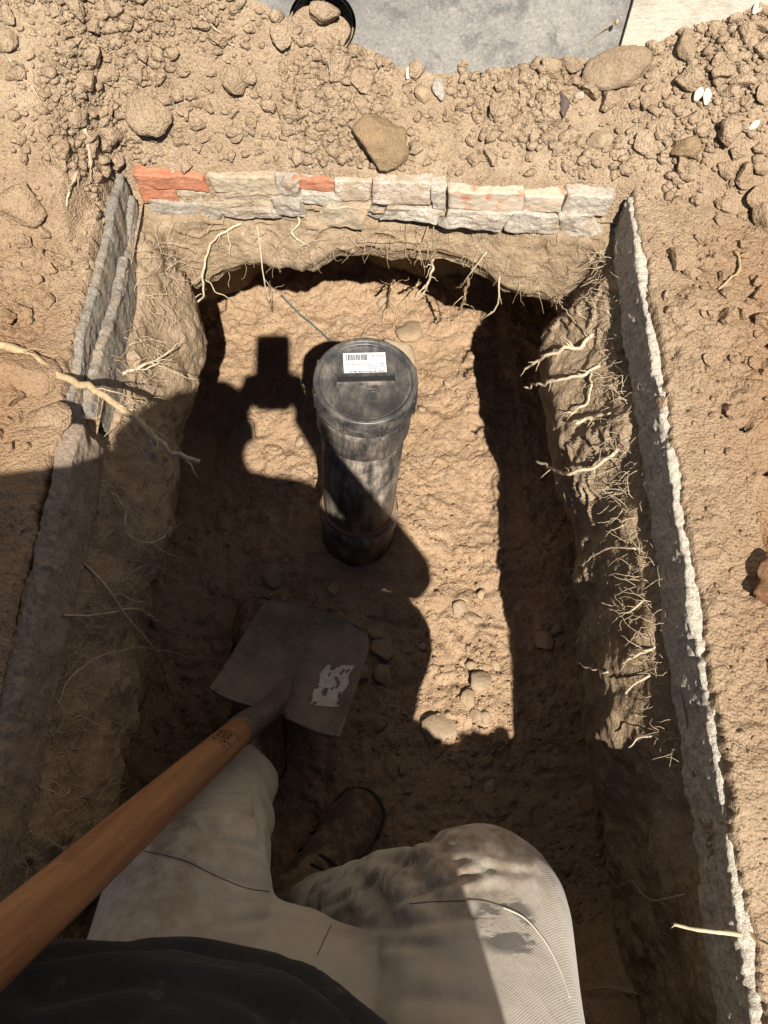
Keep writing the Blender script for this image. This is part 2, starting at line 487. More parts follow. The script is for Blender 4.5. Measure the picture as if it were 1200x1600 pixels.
def wood():
    n = NT('varnished_ash_handle')
    g = n.noise(1.0, 6, 0.65, n.mapping((90, 90, 5)))
    c = n.mix(n.ramp(g, [(0.35, 0.0), (0.65, 1.0)]), (0.135, 0.058, 0.024), (0.25, 0.122, 0.052))
    c = n.mix(n.ramp(n.noise(30, 4, 0.6, n.mapping((1, 1, 0.4))), [(0.55, 0.0), (0.75, 0.5)]), c, (0.085, 0.042, 0.02))
    c = n.mix(n.ramp(n.noise(90, 3, 0.6), [(0.62, 0.0), (0.72, 0.35)]), c, (0.28, 0.19, 0.11))
    return n.done(c, 0.5, n.bump(g, 0.15, 0.0008), 0.4)
M['wood'] = wood()
def steel():
    n = NT('dirty_blade_steel')
    a = n.noise(14, 5, 0.65); bnoise = n.noise(120, 5, 0.7, n.mapping((2.5, 0.4, 1)))
    c = n.mix(n.ramp(a, [(0.4, 0.0), (0.62, 1.0)]), (0.075, 0.063, 0.055), (0.15, 0.12, 0.097))
    c = n.mix(n.ramp(bnoise, [(0.55, 0.0), (0.7, 0.5)]), c, (0.24, 0.185, 0.13))
    return n.done(c, 0.55, n.bump(bnoise, 0.2, 0.0008), 0.4, 0.25)
M['steel'] = steel()
M['silver_paint'] = rough_stone('worn_pale_label', (0.40, 0.37, 0.35), (0.50, 0.47, 0.45), (0.20, 0.16, 0.13), 0.4, 0.5, 110)
M['phone'] = flat('dark_phone_glass', (0.02, 0.02, 0.022), 0.2, 0.5)
M['lens'] = flat('lens_glass', (0.01, 0.01, 0.012), 0.05, 0.6)

# ------------------------------------------------------------------ picture point -> place
CP, SP = math.cos(PITCH), math.sin(PITCH)
def ray(px, py):
    a = (px - 600) / 1200.0; b = (800 - py) / 1200.0
    return Vector((a, CP + b * SP, -SP + b * CP))
def at_z(px, py, z):
    d = ray(px, py); return CAM + d * ((z - CAM.z) / d.z)
def at_y(px, py, y):
    d = ray(px, py); return CAM + d * ((y - CAM.y) / d.y)
def at_t(px, py, t):
    return CAM + ray(px, py) * t

# ------------------------------------------------------------------ layout of the trench (metres, ground level z = 0)
K = 0.78 / 0.87
def xr(y): return 0.3183 + 0.0300 * y       # inner edge of the right kerb
def xl(y): return -0.3676 + 0.005 * y       # inner edge of the left kerb
def yf(x): return 0.901 - 0.061 * x         # face of the brick edging
YN = -0.22                                  # near end
FLOOR = -0.57
WALL_Y = 1.0445                             # concrete wall behind the bank

def H(x, y):
    """height of the ground sheet"""
    x = np.asarray(x, float) / K; y = np.asarray(y, float) / K
    WY = WALL_Y / K
    zc = np.interp(x, [-0.9, -0.55, -0.3, -0.17, -0.09, -0.02, 0.06, 0.28, 0.38, 0.55, 0.9], [0.24, 0.25, 0.225, 0.165, 0.125, 0.095, 0.080, 0.080, 0.115, 0.18, 0.20])
    yb = np.interp(x, [-0.9, -0.47, -0.42, 0.37, 0.42, 0.6, 0.9], [0.80, 0.86, 1.045, 0.995, 0.985, 0.92, 0.85])
    s = np.clip((y - yb) / (WY - yb), 0, 1.6)
    zz = 0.008 + zc * np.power(s, 0.92)
    zz = np.where(y > WY + 0.05, np.minimum(zz, zc + 0.06), zz)
    left = np.clip(-x - 0.46, 0, 0.6)
    zz = zz + 0.16 * left * sstep(0.3, 0.7, y)
    # unseen spoil mound added behind, to the right, to cast shade
    shadow_heap = 0.46 * sstep(-0.27, -0.50, y) * sstep(0.40, 0.45, x) * sstep(1.35, 0.65, x) * sstep(-1.35, -0.65, y)
    zz = zz + shadow_heap * (1 + 0.25 * fbm2(x, y, 6.0, 3, 83))
    fade = np.clip(sstep(3.0, 1.3, np.abs(x)) * sstep(-2.5, -1.0, y) + 0.15, 0, 1)
    bank = sstep(0.0, 0.3, s)
    flat_ = np.exp(-(((x - 0.50) / 0.10) ** 2 + ((y - 0.88) / 0.10) ** 2))
    calm = 1 - 0.75 * flat_
    # lumps with creases between them, then finer crumbly relief
    rough_ = sstep(-0.25, 0.35, fbm2(x, y, 3.5, 3, 59))
    lump = fbm2(x, y, 15.0, 2, 11, 0.5, True) * (0.35 + 0.65 * rough_)
    crack = np.clip(0.05 - np.abs(fbm2(x, y, 9.0, 3, 47)), 0, 1) / 0.05
    det = (0.012 + 0.006 * bank) * fbm2(x, y, 5.0, 3, 5) + (0.0050 + 0.004 * bank) * lump * calm \
        + (0.0008 + 0.0026 * rough_) * fbm2(x, y, 55.0, 2, 23, 0.6, True) * calm + (0.0006 + 0.0020 * rough_) * noise2(x * 150, y * 150, 29) * calm + 0.0008 * noise2(x * 260, y * 260, 33)
    det = det - 0.006 * crack * sstep(0.05, 0.35, fbm2(x, y, 3.0, 2, 53)) * calm
    pits = np.clip(fbm2(x, y, 24.0, 4, 91, 0.6) - 0.62, 0, 1) * 0.06 * (1 - bank) * sstep(0.38, 0.44, np.abs(x))
    zz = zz + det * fade - pits
    # the hollow with the big clod on the right
    hol = np.exp(-(((x - 0.483) / 0.048) ** 4 + ((y - 0.395) / 0.055) ** 4))
    return (zz - 0.085 * hol) * K

def edge_dist(x, y):
    return np.maximum.reduce([x - xr(y), xl(y) - x, y - yf(x), YN - y])

def Hs(x, y):
    z = H(x, y)
    e = edge_dist(x, y)
    z = np.where(e < 0.09, np.maximum(z, 0.005 + 0.0015 * noise2(x * 120, y * 120, 3)), z)     # the soil laps over the kerbs
    rag = 0.006 * fbm2(x, y, 9.0, 2, 76) + 0.0028 * fbm2(x, y, 60.0, 3, 77, 0.65)
    near = sstep(YN + 0.02, YN - 0.03, y)
    far = sstep(0.0, 0.02, y - yf(x))
    lo = 0.0005 + 0.003 * far
    lo = lo + 0.019 * sstep(-0.30, -0.36, x) * sstep(0.46, 0.52, y) * (1 - far) + 0.016 * sstep(-0.30, -0.36, x) * sstep(0.50, 0.44, y) * (1 - near)
    k = sstep(lo, lo + 0.010, e + rag)
    k = np.maximum(k, near)
    return -0.05 + (z + 0.05) * k

def axis_pts(lo, hi, step, far):
    c = np.arange(lo, hi + 1e-9, step)
    out = []; d = step
    p = hi
    while p < far:
        d *= 1.22; p += d; out.append(p)
    neg = []; d = step; p = lo
    while p > -far:
        d *= 1.22; p -= d; neg.append(p)
    return np.concatenate([neg[::-1], c, out])

gx = axis_pts(-0.80, 0.80, 0.0027, 60)
gy = axis_pts(-0.36, 1.10, 0.0027, 60)
GX, GY = np.meshgrid(gx, gy)
GZ = Hs(GX, GY)
E = edge_dist(GX, GY)
gv = np.stack([GX, GY, GZ], -1).reshape(-1, 3)
gf = grid_faces(len(gy), len(gx))
inside = (E < -0.001).ravel()
gf = gf[~(inside[gf].all(1))]
used = np.zeros(len(gv), bool); used[gf.ravel()] = True
remap = np.cumsum(used) - 1
ground = struct(link('ground', mesh_np('ground', gv[used], remap[gf]), M['soil_top']))

# ---- trench floor
def HF(x, y):
    z = FLOOR + 0.016 * fbm2(x, y, 5.0, 3, 31) + 0.0060 * fbm2(x, y, 20.0, 2, 37, 0.55, True) + 0.0030 * fbm2(x, y, 70.0, 2, 41, 0.6, True) + 0.0022 * noise2(x * 190, y * 190, 43)
    z = z + 0.06 * sstep(0.22, 0.38, x) + 0.05 * sstep(-0.32, -0.46, x) + 0.08 * sstep(1.14, 1.36, y)
    z = z + 0.20 * sstep(0.02, -0.18, y)
    z = z + 0.05 * np.exp(-(((x + 0.05) / 0.15) ** 2 + ((y - 0.58) / 0.15) ** 2))
    return z
fx = np.arange(-0.70, 0.56, 0.0036); fy = np.arange(-0.34, 1.46, 0.0036)
FX, FY = np.meshgrid(fx, fy)
fv = np.stack([FX, FY, HF(FX, FY)], -1).reshape(-1, 3)
floor = struct(link('trench_floor', mesh_np('trench_floor', fv, grid_faces(len(fy), len(fx))), M['soil_floor']))

# ---- trench wall: one continuous skin of soil, bulging under the kerbs, undercut at the far end
def rounded_loop(n, r=0.06):
    A = np.array([xr(YN), YN]); B = np.array([xr(0.88), yf(xr(0.88))]); C_ = np.array([xl(0.92), yf(xl(0.92))]); D = np.array([xl(YN), YN])
    pts = []; side = []
    cor = [A, B, C_, D]
    for i in range(4):
        p0, p1, p2 = cor[i - 1], cor[i], cor[(i + 1) % 4]
        d0 = (p0 - p1) / np.linalg.norm(p0 - p1); d2 = (p2 - p1) / np.linalg.norm(p2 - p1)
        for t in np.linspace(0, 1, 24):
            q0 = p1 + d0 * r * (1 - t); q2 = p1 + d2 * r * t
            pts.append(q0 * (1 - t) + q2 * t); side.append((i - 1) % 4 if t < 0.5 else i)
        n2 = 120
        for t in np.linspace(0, 1, n2 + 2)[1:-1]:
            pts.append((p1 + d2 * r) * (1 - t) + (p2 + ((p1 - p2) / np.linalg.norm(p1 - p2)) * r) * t); side.append(i)
    P = np.array(pts); S = np.array(side)
    Pc = np.vstack([P, P[:1]])
    s = np.concatenate([[0], np.cumsum(np.linalg.norm(np.diff(Pc, axis=0), axis=1))])
    q = np.linspace(0, s[-1], n, endpoint=False)
    X = np.interp(q, s, Pc[:, 0]); Y = np.interp(q, s, Pc[:, 1])
    idx = np.clip(np.searchsorted(s, q, side='right') - 1, 0, len(S) - 1)
    W = np.zeros((4, n))
    for k in range(4): W[k] = (S[idx] == k)
    sig = 0.045 / (s[-1] / n)
    kk = np.arange(-int(3 * sig), int(3 * sig) + 1); g = np.exp(-0.5 * (kk / sig) ** 2); g /= g.sum()
    for k in range(4):
        W[k] = np.convolve(np.concatenate([W[k][-len(kk):], W[k], W[k][:len(kk)]]), g, 'same')[len(kk):-len(kk)]
    T = np.stack([np.roll(X, -3) - np.roll(X, 3), np.roll(Y, -3) - np.roll(Y, 3)], 1)
    T /= np.linalg.norm(T, axis=1)[:, None]
    N = np.stack([T[:, 1], -T[:, 0]], 1)       # outward for a counter-clockwise loop
    return X, Y, N, W

VK = np.array([0, .1, .2, .4, .5, .65, .85, 1.0])
def wall_points(nu, nv, detail=True):
    X, Y, N, W = rounded_loop(nu)
    v = np.linspace(0, 1, nv)
    ip = lambda a: np.interp(v, VK, a)
    s = np.clip(np.abs(X - (-0.02)) / 0.32, 0, 1.1)
    zl = -0.116 - 0.105 * s ** 2.2 + 0.012 * fbm2(X, Y, 11.0, 3, 61)
    nearf = sstep(0.15, 0.55, Y); rnear = sstep(0.06, 0.24, Y); farf = sstep(0.4, 0.72, Y)
    I = np.zeros((nv, nu)); Z = np.zeros((nv, nu))
    # order of sides follows the corners: 0 right, 1 far, 2 left, 3 near
    iR = ip([-.04, -.012, .012, .042, .050, .018, -.022, -.032]); iRf = ip([0, 0, .008, .035, .03, .0, 0, 0]); zR = ip([-.035, -.066, -.088, -.19, -.255, -.38, -.50, -.66])
    iN = ip([-.05, -.01, .02, .05, .08, .11, .15, .17]); zN = ip([-.005, -.03, -.08, -.2, -.30, -.40, -.52, -.66])
    zL = ip([-.035, -.066, -.09, -.185, -.24, -.34, -.50, -.66])
    iLf = ip([-.04, -.012, .014, .052, .056, .01, -.06, -.08]); iLn = ip([-.04, -.012, .008, .028, .03, .0, -.04, -.07])
    iF = ip([-.04, -.012, .0, .014, -.006, -.17, -.35, -.37])
    for j in range(nv):
        vj = v[j]
        if vj <= .2: zFj = np.full(nu, np.interp(vj, [0, .1, .2], [-.045, -.066, -.078]))
        elif vj < .4: zFj = -.078 + (zl + .078) * (vj - .2) / .2
        elif vj < .65: zFj = zl - .08 * (vj - .4) / .25
        elif vj < .85: zFj = zl - .08 + (-.48 - (zl - .08)) * (vj - .65) / .2
        else: zFj = np.full(nu, -.48 - .18 * (vj - .85) / .15)
        iL = iLn[j] + (iLf[j] - iLn[j]) * nearf
        I[j] = W[0] * (iR[j] - max(iR[j], 0) * 0.8 * (1 - rnear) + iRf[j] * farf) + W[1] * iF[j] + W[2] * iL + W[3] * iN[j]
        Z[j] = W[0] * zR[j] + W[1] * zFj + W[2] * zL[j] + W[3] * zN[j]
    P = np.stack([X[None] - N[None, :, 0] * I, Y[None] - N[None, :, 1] * I, Z], -1)
    # surface normals
    du = np.roll(P, -2, 1) - np.roll(P, 2, 1); dv = np.gradient(P, axis=0)
    nn = np.cross(dv, du); nn /= np.linalg.norm(nn, axis=2)[..., None] + 1e-9
    amp = sstep(0.03, 0.16, v)[:, None]
    d = 0.026 * fbm3(P, 5.5, 2, 3) + 0.010 * fbm3(P * np.array([1, 1, 0.7]), 15.0, 3, 7, 0.5)
    if detail:
        fis = np.clip(0.07 - np.abs(fbm3(P * np.array([1, 1, 1.8]), 13.0, 2, 45)), 0, 1) / 0.07
        d = d - 0.007 * fis * sstep(-0.05, 0.25, fbm3(P, 6.0, 1, 49)) + 0.0035 * fbm3(P, 42.0, 2, 15, 0.55) + 0.0018 * fbm3(P, 140.0, 2, 19, 0.6)
    # keep the rim of the undercut crisp but do not let soil swallow the kerbs
    P = P + nn * (d * amp)[..., None]
    return P
WP = wall_points(1100, 230)
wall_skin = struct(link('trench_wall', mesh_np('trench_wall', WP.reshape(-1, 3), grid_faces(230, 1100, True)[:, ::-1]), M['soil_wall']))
# coarse copies to find where roots and stones sit
CW = wall_points(280, 60, False)
_cf = grid_faces(60, 280, True)
BV_WALL = BVHTree.FromPolygons([tuple(p) for p in CW.reshape(-1, 3)], [tuple(f) for f in _cf.tolist()])
_x = np.arange(-0.80, 0.81, 0.011); _y = np.arange(-0.35, 1.11, 0.011)
_X, _Y = np.meshgrid(_x, _y)
_gv = np.stack([_X, _Y, Hs(_X, _Y)], -1).reshape(-1, 3); _gff = grid_faces(len(_y), len(_x))
_in = (edge_dist(_X, _Y) < 0.004).ravel()
_gff = _gff[~(_in[_gff].all(1))]
BV_GROUND = BVHTree.FromPolygons([tuple(p) for p in _gv], [tuple(f) for f in _gff.tolist()])
_x = np.arange(-0.68, 0.55, 0.012); _y = np.arange(-0.3, 1.44, 0.012)
_X, _Y = np.meshgrid(_x, _y)
BV_FLOOR = BVHTree.FromPolygons([tuple(p) for p in np.stack([_X, _Y, HF(_X, _Y)], -1).reshape(-1, 3)], [tuple(f) for f in grid_faces(len(_y), len(_x)).tolist()])
def hit(px, py):
    d = ray(px, py).normalized(); best = None
    for kind, bv in (('ground', BV_GROUND), ('wall', BV_WALL), ('floor', BV_FLOOR)):
        loc, nor, _, dist = bv.ray_cast(CAM, d)
        if loc is not None and (best is None or dist < best[3]):
            if nor.dot(d) > 0: nor = -nor
            best = (loc, nor, kind, dist)
    if best is None:
        best = (at_z(px, py, 0), Vector((0, 0, 1)), 'ground', 1.0)
    return best

# ---- right kerb: rough concrete with a broken white top edge
def kerb_mat():
    n = NT('kerb_with_broken_edge')
    wp = n.geo.outputs['Position']
    c = n.mix(n.ramp(n.noise(22, 6, 0.65, wp), [(0.38, 0.0), (0.62, 1.0)]), (0.54, 0.465, 0.375), (0.64, 0.565, 0.465))
    c = n.mix(n.ramp(n.noise(210, 4, 0.65, wp), [(0.32, 0.7), (0.48, 0.0)]), c, (0.26, 0.205, 0.145))
    z = n.sep(wp)[2]
    e = n.math('ADD', z, n.math('MULTIPLY', n.math('SUBTRACT', n.noise(70, 5, 0.7, wp), 0.5), 0.05))
    c = n.mix(n.mapr(e, -0.012, -0.004), c, (0.54, 0.485, 0.395))
    c = n.mix(n.ramp(n.noise(160, 4, 0.7, wp), [(0.36, 0.5), (0.52, 0.0)]), c, (0.22, 0.165, 0.105))
    b = n.bump(n.noise(140, 4, 0.75, wp), 1.0, 0.006)
    b = n.bump(n.noise(500, 4, 0.7, wp), 0.9, 0.002, b)
    return n.done(c, 0.9, b, 0.2)
M['kerb_edge'] = kerb_mat()

def kerb(name, xe, side, y0, y1, width, depth, seed, mat, amp=0.004, chip=0.012, batter=0.0):
    """strip of rough stone; xe(y) inner edge; side +1 lies to the right of it"""
    ys = np.arange(y0, y1 + 1e-6, 0.003)
    prof = [(0.006, -depth + 0.0)] + [(batter * (t - 1) , -depth * (1 - t)) for t in np.linspace(0.02, 0.97, 30)] + [(0.003, -0.0006)] \
        + [(w, 0.0) for w in np.linspace(0.006, width, 14)] + [(width, -depth)]
    prof = np.array(prof)
    P = np.zeros((len(ys), len(prof), 3))
    P[..., 0] = xe(ys)[:, None] + side * prof[None, :, 0]
    P[..., 1] = ys[:, None]
    P[..., 2] = prof[None, :, 1]
    nz = fbm3(P, 30.0, 4, seed, 0.6)
    top = sstep(-0.03, -0.002, P[..., 2])
    P[..., 0] -= side * (amp * nz * (1 + 0.8 * fbm3(P, 7.0, 2, seed + 5)) + 0.4 * amp * fbm3(P, 110.0, 2, seed + 6, 0.6, True))
    edge = np.clip(1.1 * fbm2(ys, ys * 0 + seed * 0.37, 7.0, 3, seed + 9, 0.6) + 0.55 * fbm2(ys, ys * 0 + seed * 0.71, 90.0, 2, seed + 10, 0.8) + 0.1, 0, 1)
    inner = np.exp(-np.abs(prof[None, :, 0]) / 0.007)
    inner = np.maximum(inner, 0.8) if width < 0.015 else inner
    P[..., 2] -= top * inner * (chip * edge[:, None])
    if width < 0.015: P[..., 2] -= top * 0.020 * np.clip(fbm2(ys, ys * 0 + seed * 0.11, 4.5, 3, seed + 31), -0.1, 1)[:, None]
    P[..., 0] += side * top * inner * 0.003 * edge[:, None]
    P[..., 0] += side * 0.004 * fbm2(ys, ys * 0 + seed * 0.53, 5.0, 3, seed + 21)[:, None]
    P[..., 2] += top * 0.0016 * fbm3(P, 150.0, 3, seed + 3, 0.7)
    low = sstep(-depth * 0.7, -depth, P[..., 2])
    P[..., 2] += low * 0.008 * fbm2(P[..., 1], P[..., 0] * 0, 25.0, 3, seed + 13)
    a, b = P[:1].mean(1, keepdims=True), P[-1:].mean(1, keepdims=True)
    P = np.concatenate([np.broadcast_to(a, (1, P.shape[1], 3)), P, np.broadcast_to(b, (1, P.shape[1], 3))])
    me = mesh_np(name, P.reshape(-1, 3), grid_faces(P.shape[0], P.shape[1]))
    return link(name, me, mat)
kr = kerb('concrete_kerb', xr, 1, -0.6, 0.877, 0.049, 0.072, 3, M['kerb_edge'], 0.004, 0.006, 0.006)
tag(kr, 'long rough concrete kerb with broken white top edge along right side of trench', 'kerb')
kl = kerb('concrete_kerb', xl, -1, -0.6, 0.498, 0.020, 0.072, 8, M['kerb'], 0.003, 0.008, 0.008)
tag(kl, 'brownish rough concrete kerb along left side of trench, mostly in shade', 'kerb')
slab = empty('layered_slab', (xl(0.7), 0.7, -0.09))
tag(slab, 'weathered grey slab split into thin upright layers at left far corner of trench', 'slab')
for i, (off, th, y0, y1, dz) in enumerate([(0.000, 0.011, 0.538, 0.910, -0.020), (0.0135, 0.010, 0.490, 0.922, 0.006), (0.0255, 0.010, 0.574, 0.880, -0.004), (0.0365, 0.009, 0.520, 0.80, 0.004)]):
    ly = kerb('layer', lambda y, off=off: xl(y) - off + 0.004 * np.sin(y * 11 + off * 370), -1, y0, y1, th, 0.085, 21 + i * 7, M['slate_grey'], 0.0022, 0.009, 0.003)
    ly.location = Vector((0, 0, dz)) - slab.location
    ly.parent = slab

# ---- brick edging across the far end
def rough_block(name, mat, parent, px0, px1, z0, z1, front, seed, depth=0.06, amp=0.006, warp=0.25):
    rnd = random.Random(seed)
    x0 = (px0 - 600) * 0.001017 * K - 0.0008; x1 = (px1 - 600) * 0.001017 * K + 0.0008; z0 *= K * 0.74; z1 *= K * 0.74; front *= K
    bm = bmesh.new(); bmesh.ops.create_cube(bm, size=1.0)
    bmesh.ops.subdivide_edges(bm, edges=bm.edges[:], cuts=15, use_grid_fill=True)
    me = bm_mesh(name, bm)
    n = len(me.vertices); co = np.zeros(n * 3, np.float32); me.vertices.foreach_get('co', co); co = co.reshape(-1, 3).astype(float)
    L = np.array([x1 - x0, depth, z0 - z1])
    q = np.abs(co) * 2
    rnd_f = 1 - 0.012 * (np.sort(q, 1)[:, 1:2] > 0.97)           # worn arrises
    co = co * rnd_f * L
    # skewed broken ends
    co[:, 0] += co[:, 2] * rnd.uniform(-warp, warp) + 0.006 * noise3(co * 22 + seed, seed)
    co[:, 2] += co[:, 0] * rnd.uniform(-0.06, 0.06) * warp
    co[:, 1] += 0.35 * amp * fbm3(co + seed, 130.0, 2, seed + 6, 0.6)
    co += amp * np.stack([fbm3(co + seed * 3.1, 28.0, 3, seed), fbm3(co + seed * 1.7, 34.0, 4, seed + 1, 0.6), fbm3(co - seed * 2.3, 28.0, 3, seed + 2)], 1)
    me.vertices.foreach_set('co', co.astype(np.float32).ravel())
    me.materials.append(mat)
    xc = (x0 + x1) / 2
    o = link(name, me, None, parent, (xc - parent.location.x, yf(xc) + depth / 2 - front - parent.location.y, (z0 + z1) / 2 - parent.location.z), (rnd.uniform(-.05, .05), 0, math.atan(-0.061) + rnd.uniform(-.025, .025)))
    return o
edging = empty('brick_edging', (0.0, 0.92, -0.09))
tag(edging, 'broken row of orange, buff and limewashed bricks in mortar across far end of trench', 'brick edging')
BR = [('brick', 'brick_orange', 206, 318, .002, -.035, .004), ('brick', 'brick_orange', 206, 266, -.032, -.072, .002), ('brick', 'brick_buff', 328, 432, .004, -.042, .003),
      ('mortar', 'mortar_grey', 434, 460, -.002, -.042, .0), ('brick', 'brick_orange', 459, 521, .0, -.030, -.004), ('brick', 'brick_pale', 523, 581, .007, -.048, .002),
      ('brick', 'brick_pale', 584, 676, .008, -.048, .006), ('brick', 'mortar', 677, 697, .006, -.05, .008), ('brick', 'brick_limed', 703, 820, .002, -.046, .010),
      ('brick', 'brick_limed', 822, 884, -.004, -.046, .008), ('brick', 'mortar', 886, 957, .0, -.052, .006),
      ('mortar', 'mortar_grey', 212, 332, -.070, -.110, .004), ('mortar', 'brick_buff', 264, 436, -.036, -.078, .001), ('mortar', 'mortar_grey', 330, 432, -.076, -.102, .006),
      ('mortar', 'mortar_grey', 424, 472, -.046, -.086, .012), ('mortar', 'mortar', 468, 532, -.034, -.066, .003), ('mortar', 'brick_buff', 500, 572, -.052, -.112, .012),
      ('mortar', 'mortar_grey', 574, 606, -.05, -.075, .0), ('mortar', 'mortar', 602, 692, -.054, -.088, .010), ('mortar', 'mortar', 698, 802, -.046, -.100, .014),
      ('mortar', 'mortar', 800, 888, -.048, -.106, .011), ('mortar', 'mortar', 887, 950, -.050, -.114, .009)]
BR += [('mortar', 'mortar', 214, 420, -.004, -.10, -.007), ('mortar', 'mortar_grey', 415, 640, -.004, -.098, -.008), ('mortar', 'mortar', 635, 800, -.004, -.10, -.006), ('mortar', 'mortar', 795, 950, -.006, -.104, -.006)]
for i, (nm, mt, a, b, z0, z1, fr) in enumerate(BR):
    rough_block(nm, M[mt], edging, a, b, z0, z1, fr, 100 + i, amp=0.0028 if nm == 'brick' else 0.0055, warp=0.15 if nm == 'brick' else 0.6)

# ---- concrete wall behind the bank, with a pipe sleeve in it
wallt = empty('concrete_wall', (0.0, WALL_Y, 0.0))
tag(wallt, 'weathered grey concrete wall with round pipe opening and cream render, rising behind the bank', 'wall')
OPX, OPZ, OPR = at_y(504, 36, WALL_Y).x, at_y(504, 36, WALL_Y).z, 0.0450
XJ = at_y(975, 40, WALL_Y).x
def wall_panel(name, x0, x1, z0, z1, yfr, th, mat, hole=None):
    bm = bmesh.new()
    if hole:
        cx, cz, r = hole; n = 48
        ring = [bm.verts.new((cx + r * math.cos(2 * math.pi * k / n), yfr, cz + r * math.sin(2 * math.pi * k / n))) for k in range(n)]
        back = [bm.verts.new((v.co.x, yfr + th, v.co.z)) for v in ring]
        outer = []
        for k in range(n):
            a = 2 * math.pi * k / n; dx, dz = math.cos(a), math.sin(a); s = 0.3
            m = s / max(abs(dx), abs(dz)); outer.append(bm.verts.new((cx + dx * m, yfr, cz + dz * m)))
        for k in range(n):
            j = (k + 1) % n
            bm.faces.new((ring[k], ring[j], outer[j], outer[k])); bm.faces.new((ring[j], ring[k], back[k], back[j]))
        def rect(xa, xb, za, zb):
            v = [bm.verts.new((x, yfr, z)) for x, z in ((xa, za), (xb, za), (xb, zb), (xa, zb))]; bm.faces.new(v)
        xa, xb, za, zb = cx - 0.3, cx + 0.3, cz - 0.3, cz + 0.3
        rect(x0, xa, z0, z1); rect(xb, x1, z0, z1); rect(xa, xb, z0, za); rect(xa, xb, zb, z1)
        v = [bm.verts.new((x, yfr + th, z)) for x, z in ((x0, z0), (x0, z1), (x1, z1), (x1, z0))]; bm.faces.new(v)
        v = [bm.verts.new((x, y, z1)) for x, y in ((x0, yfr), (x1, yfr), (x1, yfr + th), (x0, yfr + th))]; bm.faces.new(v)
    else:
        V, F = box_v(x0, x1, yfr, yfr + th, z0, z1)
        vs = [bm.verts.new(p) for p in V]
        for f in F: bm.faces.new([vs[k] for k in f])
    me = bm_mesh(name, bm, False)
    me.transform(Matrix.Translation(-wallt.location))
    return link(name, me, mat, wallt)
wall_panel('concrete_face', -4.0, XJ, -0.12, 2.3, WALL_Y, 0.24, M['concrete'], (OPX, OPZ, OPR))
wall_panel('rendered_face', XJ + 0.002, 4.0, -0.12, 2.3, WALL_Y - 0.006, 0.246, M['render'])
V, F = lathe([(OPR - 0.0005, -0.002), (OPR - 0.0005, 0.4), (0.001, 0.401)], 48)
V = V[:, [0, 2, 1]] * np.array([1, 1, 1])
V[:, 2] = V[:, 2] + OPZ; V[:, 0] += OPX
Vi, Fi = lathe([(OPR - 0.0045, -0.002), (OPR - 0.0045, 0.395)], 48); Vi = Vi[:, [0, 2, 1]]; Vi[:, 0] += OPX; Vi[:, 2] += OPZ
ac = Acc(); ac.add(V, F); ac.add(Vi, Fi)
link('pipe_sleeve', ac.mesh('pipe_sleeve'), M['dark_void'], wallt)

# ------------------------------------------------------------------ inspection pipe with screw cap
SH = Vector((0, 0, -0.09))
PT = Vector((-0.0235, 0.590, 0.052)) + SH; PB = Vector((-0.053, 0.596, -0.50)) + SH
pipe_t = empty('inspection_pipe', PB)
_z = (PT - PB).normalized(); _x = (Vector((1, 0, 0)) - _z * _z.x).normalized()
pipe_t.rotation_euler = Matrix((_x, _z.cross(_x), _z)).transposed().to_euler()
tag(pipe_t, 'dusty black plastic inspection pipe with screw cap standing on trench floor', 'pipe')
LZ = (PT - PB).length
V, F = lathe([(0.058, LZ - 0.09), (0.0605, LZ - 0.095), (0.0605, 0.16), (0.058, 0.15)], 72)
link('pipe_body', mesh_np('pipe_body', V, F), M['pipe'], pipe_t)
V, F = lathe([(0.0605, LZ - 0.108), (0.0640, LZ - 0.104), (0.0655, LZ - 0.098), (0.0655, LZ - 0.06), (0.0668, LZ - 0.05), (0.0668, LZ - 0.032), (0.060, LZ - 0.03)], 72)
link('socket', mesh_np('socket', V, F), M['socket'], pipe_t)
V, F = lathe([(0.0600, 0.196), (0.0638, 0.194), (0.0648, 0.188), (0.0635, 0.180), (0.0600, 0.178)], 72)
link('seal_ring', mesh_np('seal_ring', V, F), M['seal'], pipe_t)
V, F = lathe([(0.0605, 0.180), (0.0660, 0.178), (0.0690, 0.170), (0.0690, 0.145), (0.0665, 0.125), (0.0665, 0.0), (0.06, 0.0)], 72)
link('coupling', mesh_np('coupling', V, F), M['pipe'], pipe_t)
cap_z = LZ
V, F = lathe([(0.0600, cap_z - 0.034), (0.0672, cap_z - 0.033), (0.0696, cap_z - 0.031), (0.0700, cap_z - 0.027), (0.0684, cap_z - 0.024), (0.0684, cap_z - 0.005), (0.0676, cap_z - 0.001), (0.0660, cap_z),
              (0.0622, cap_z), (0.0608, cap_z - 0.001), (0.0603, cap_z - 0.0045), (0.0590, cap_z - 0.0052), (0.0575, cap_z - 0.0052), (0.0568, cap_z - 0.0046), (0.0562, cap_z - 0.0052), (0.02, cap_z - 0.0054), (0.0005, cap_z - 0.0054)], 96)
cap = link('cap', mesh_np('cap', V, F), M['cap'], pipe_t)
for k in range(8):
    a = R(20 + 45 * k)
    V, F = box_v(-0.0022, 0.0022, 0.0665, 0.0722, cap_z - 0.030, cap_z - 0.004)
    V[4:, 1] -= 0.0018
    c, s = math.cos(a), math.sin(a)
    V = np.stack([V[:, 0] * c - V[:, 1] * s, V[:, 0] * s + V[:, 1] * c, V[:, 2]], 1)
    link('lug', mesh_np('lug', V, F, False), M['cap'], cap)
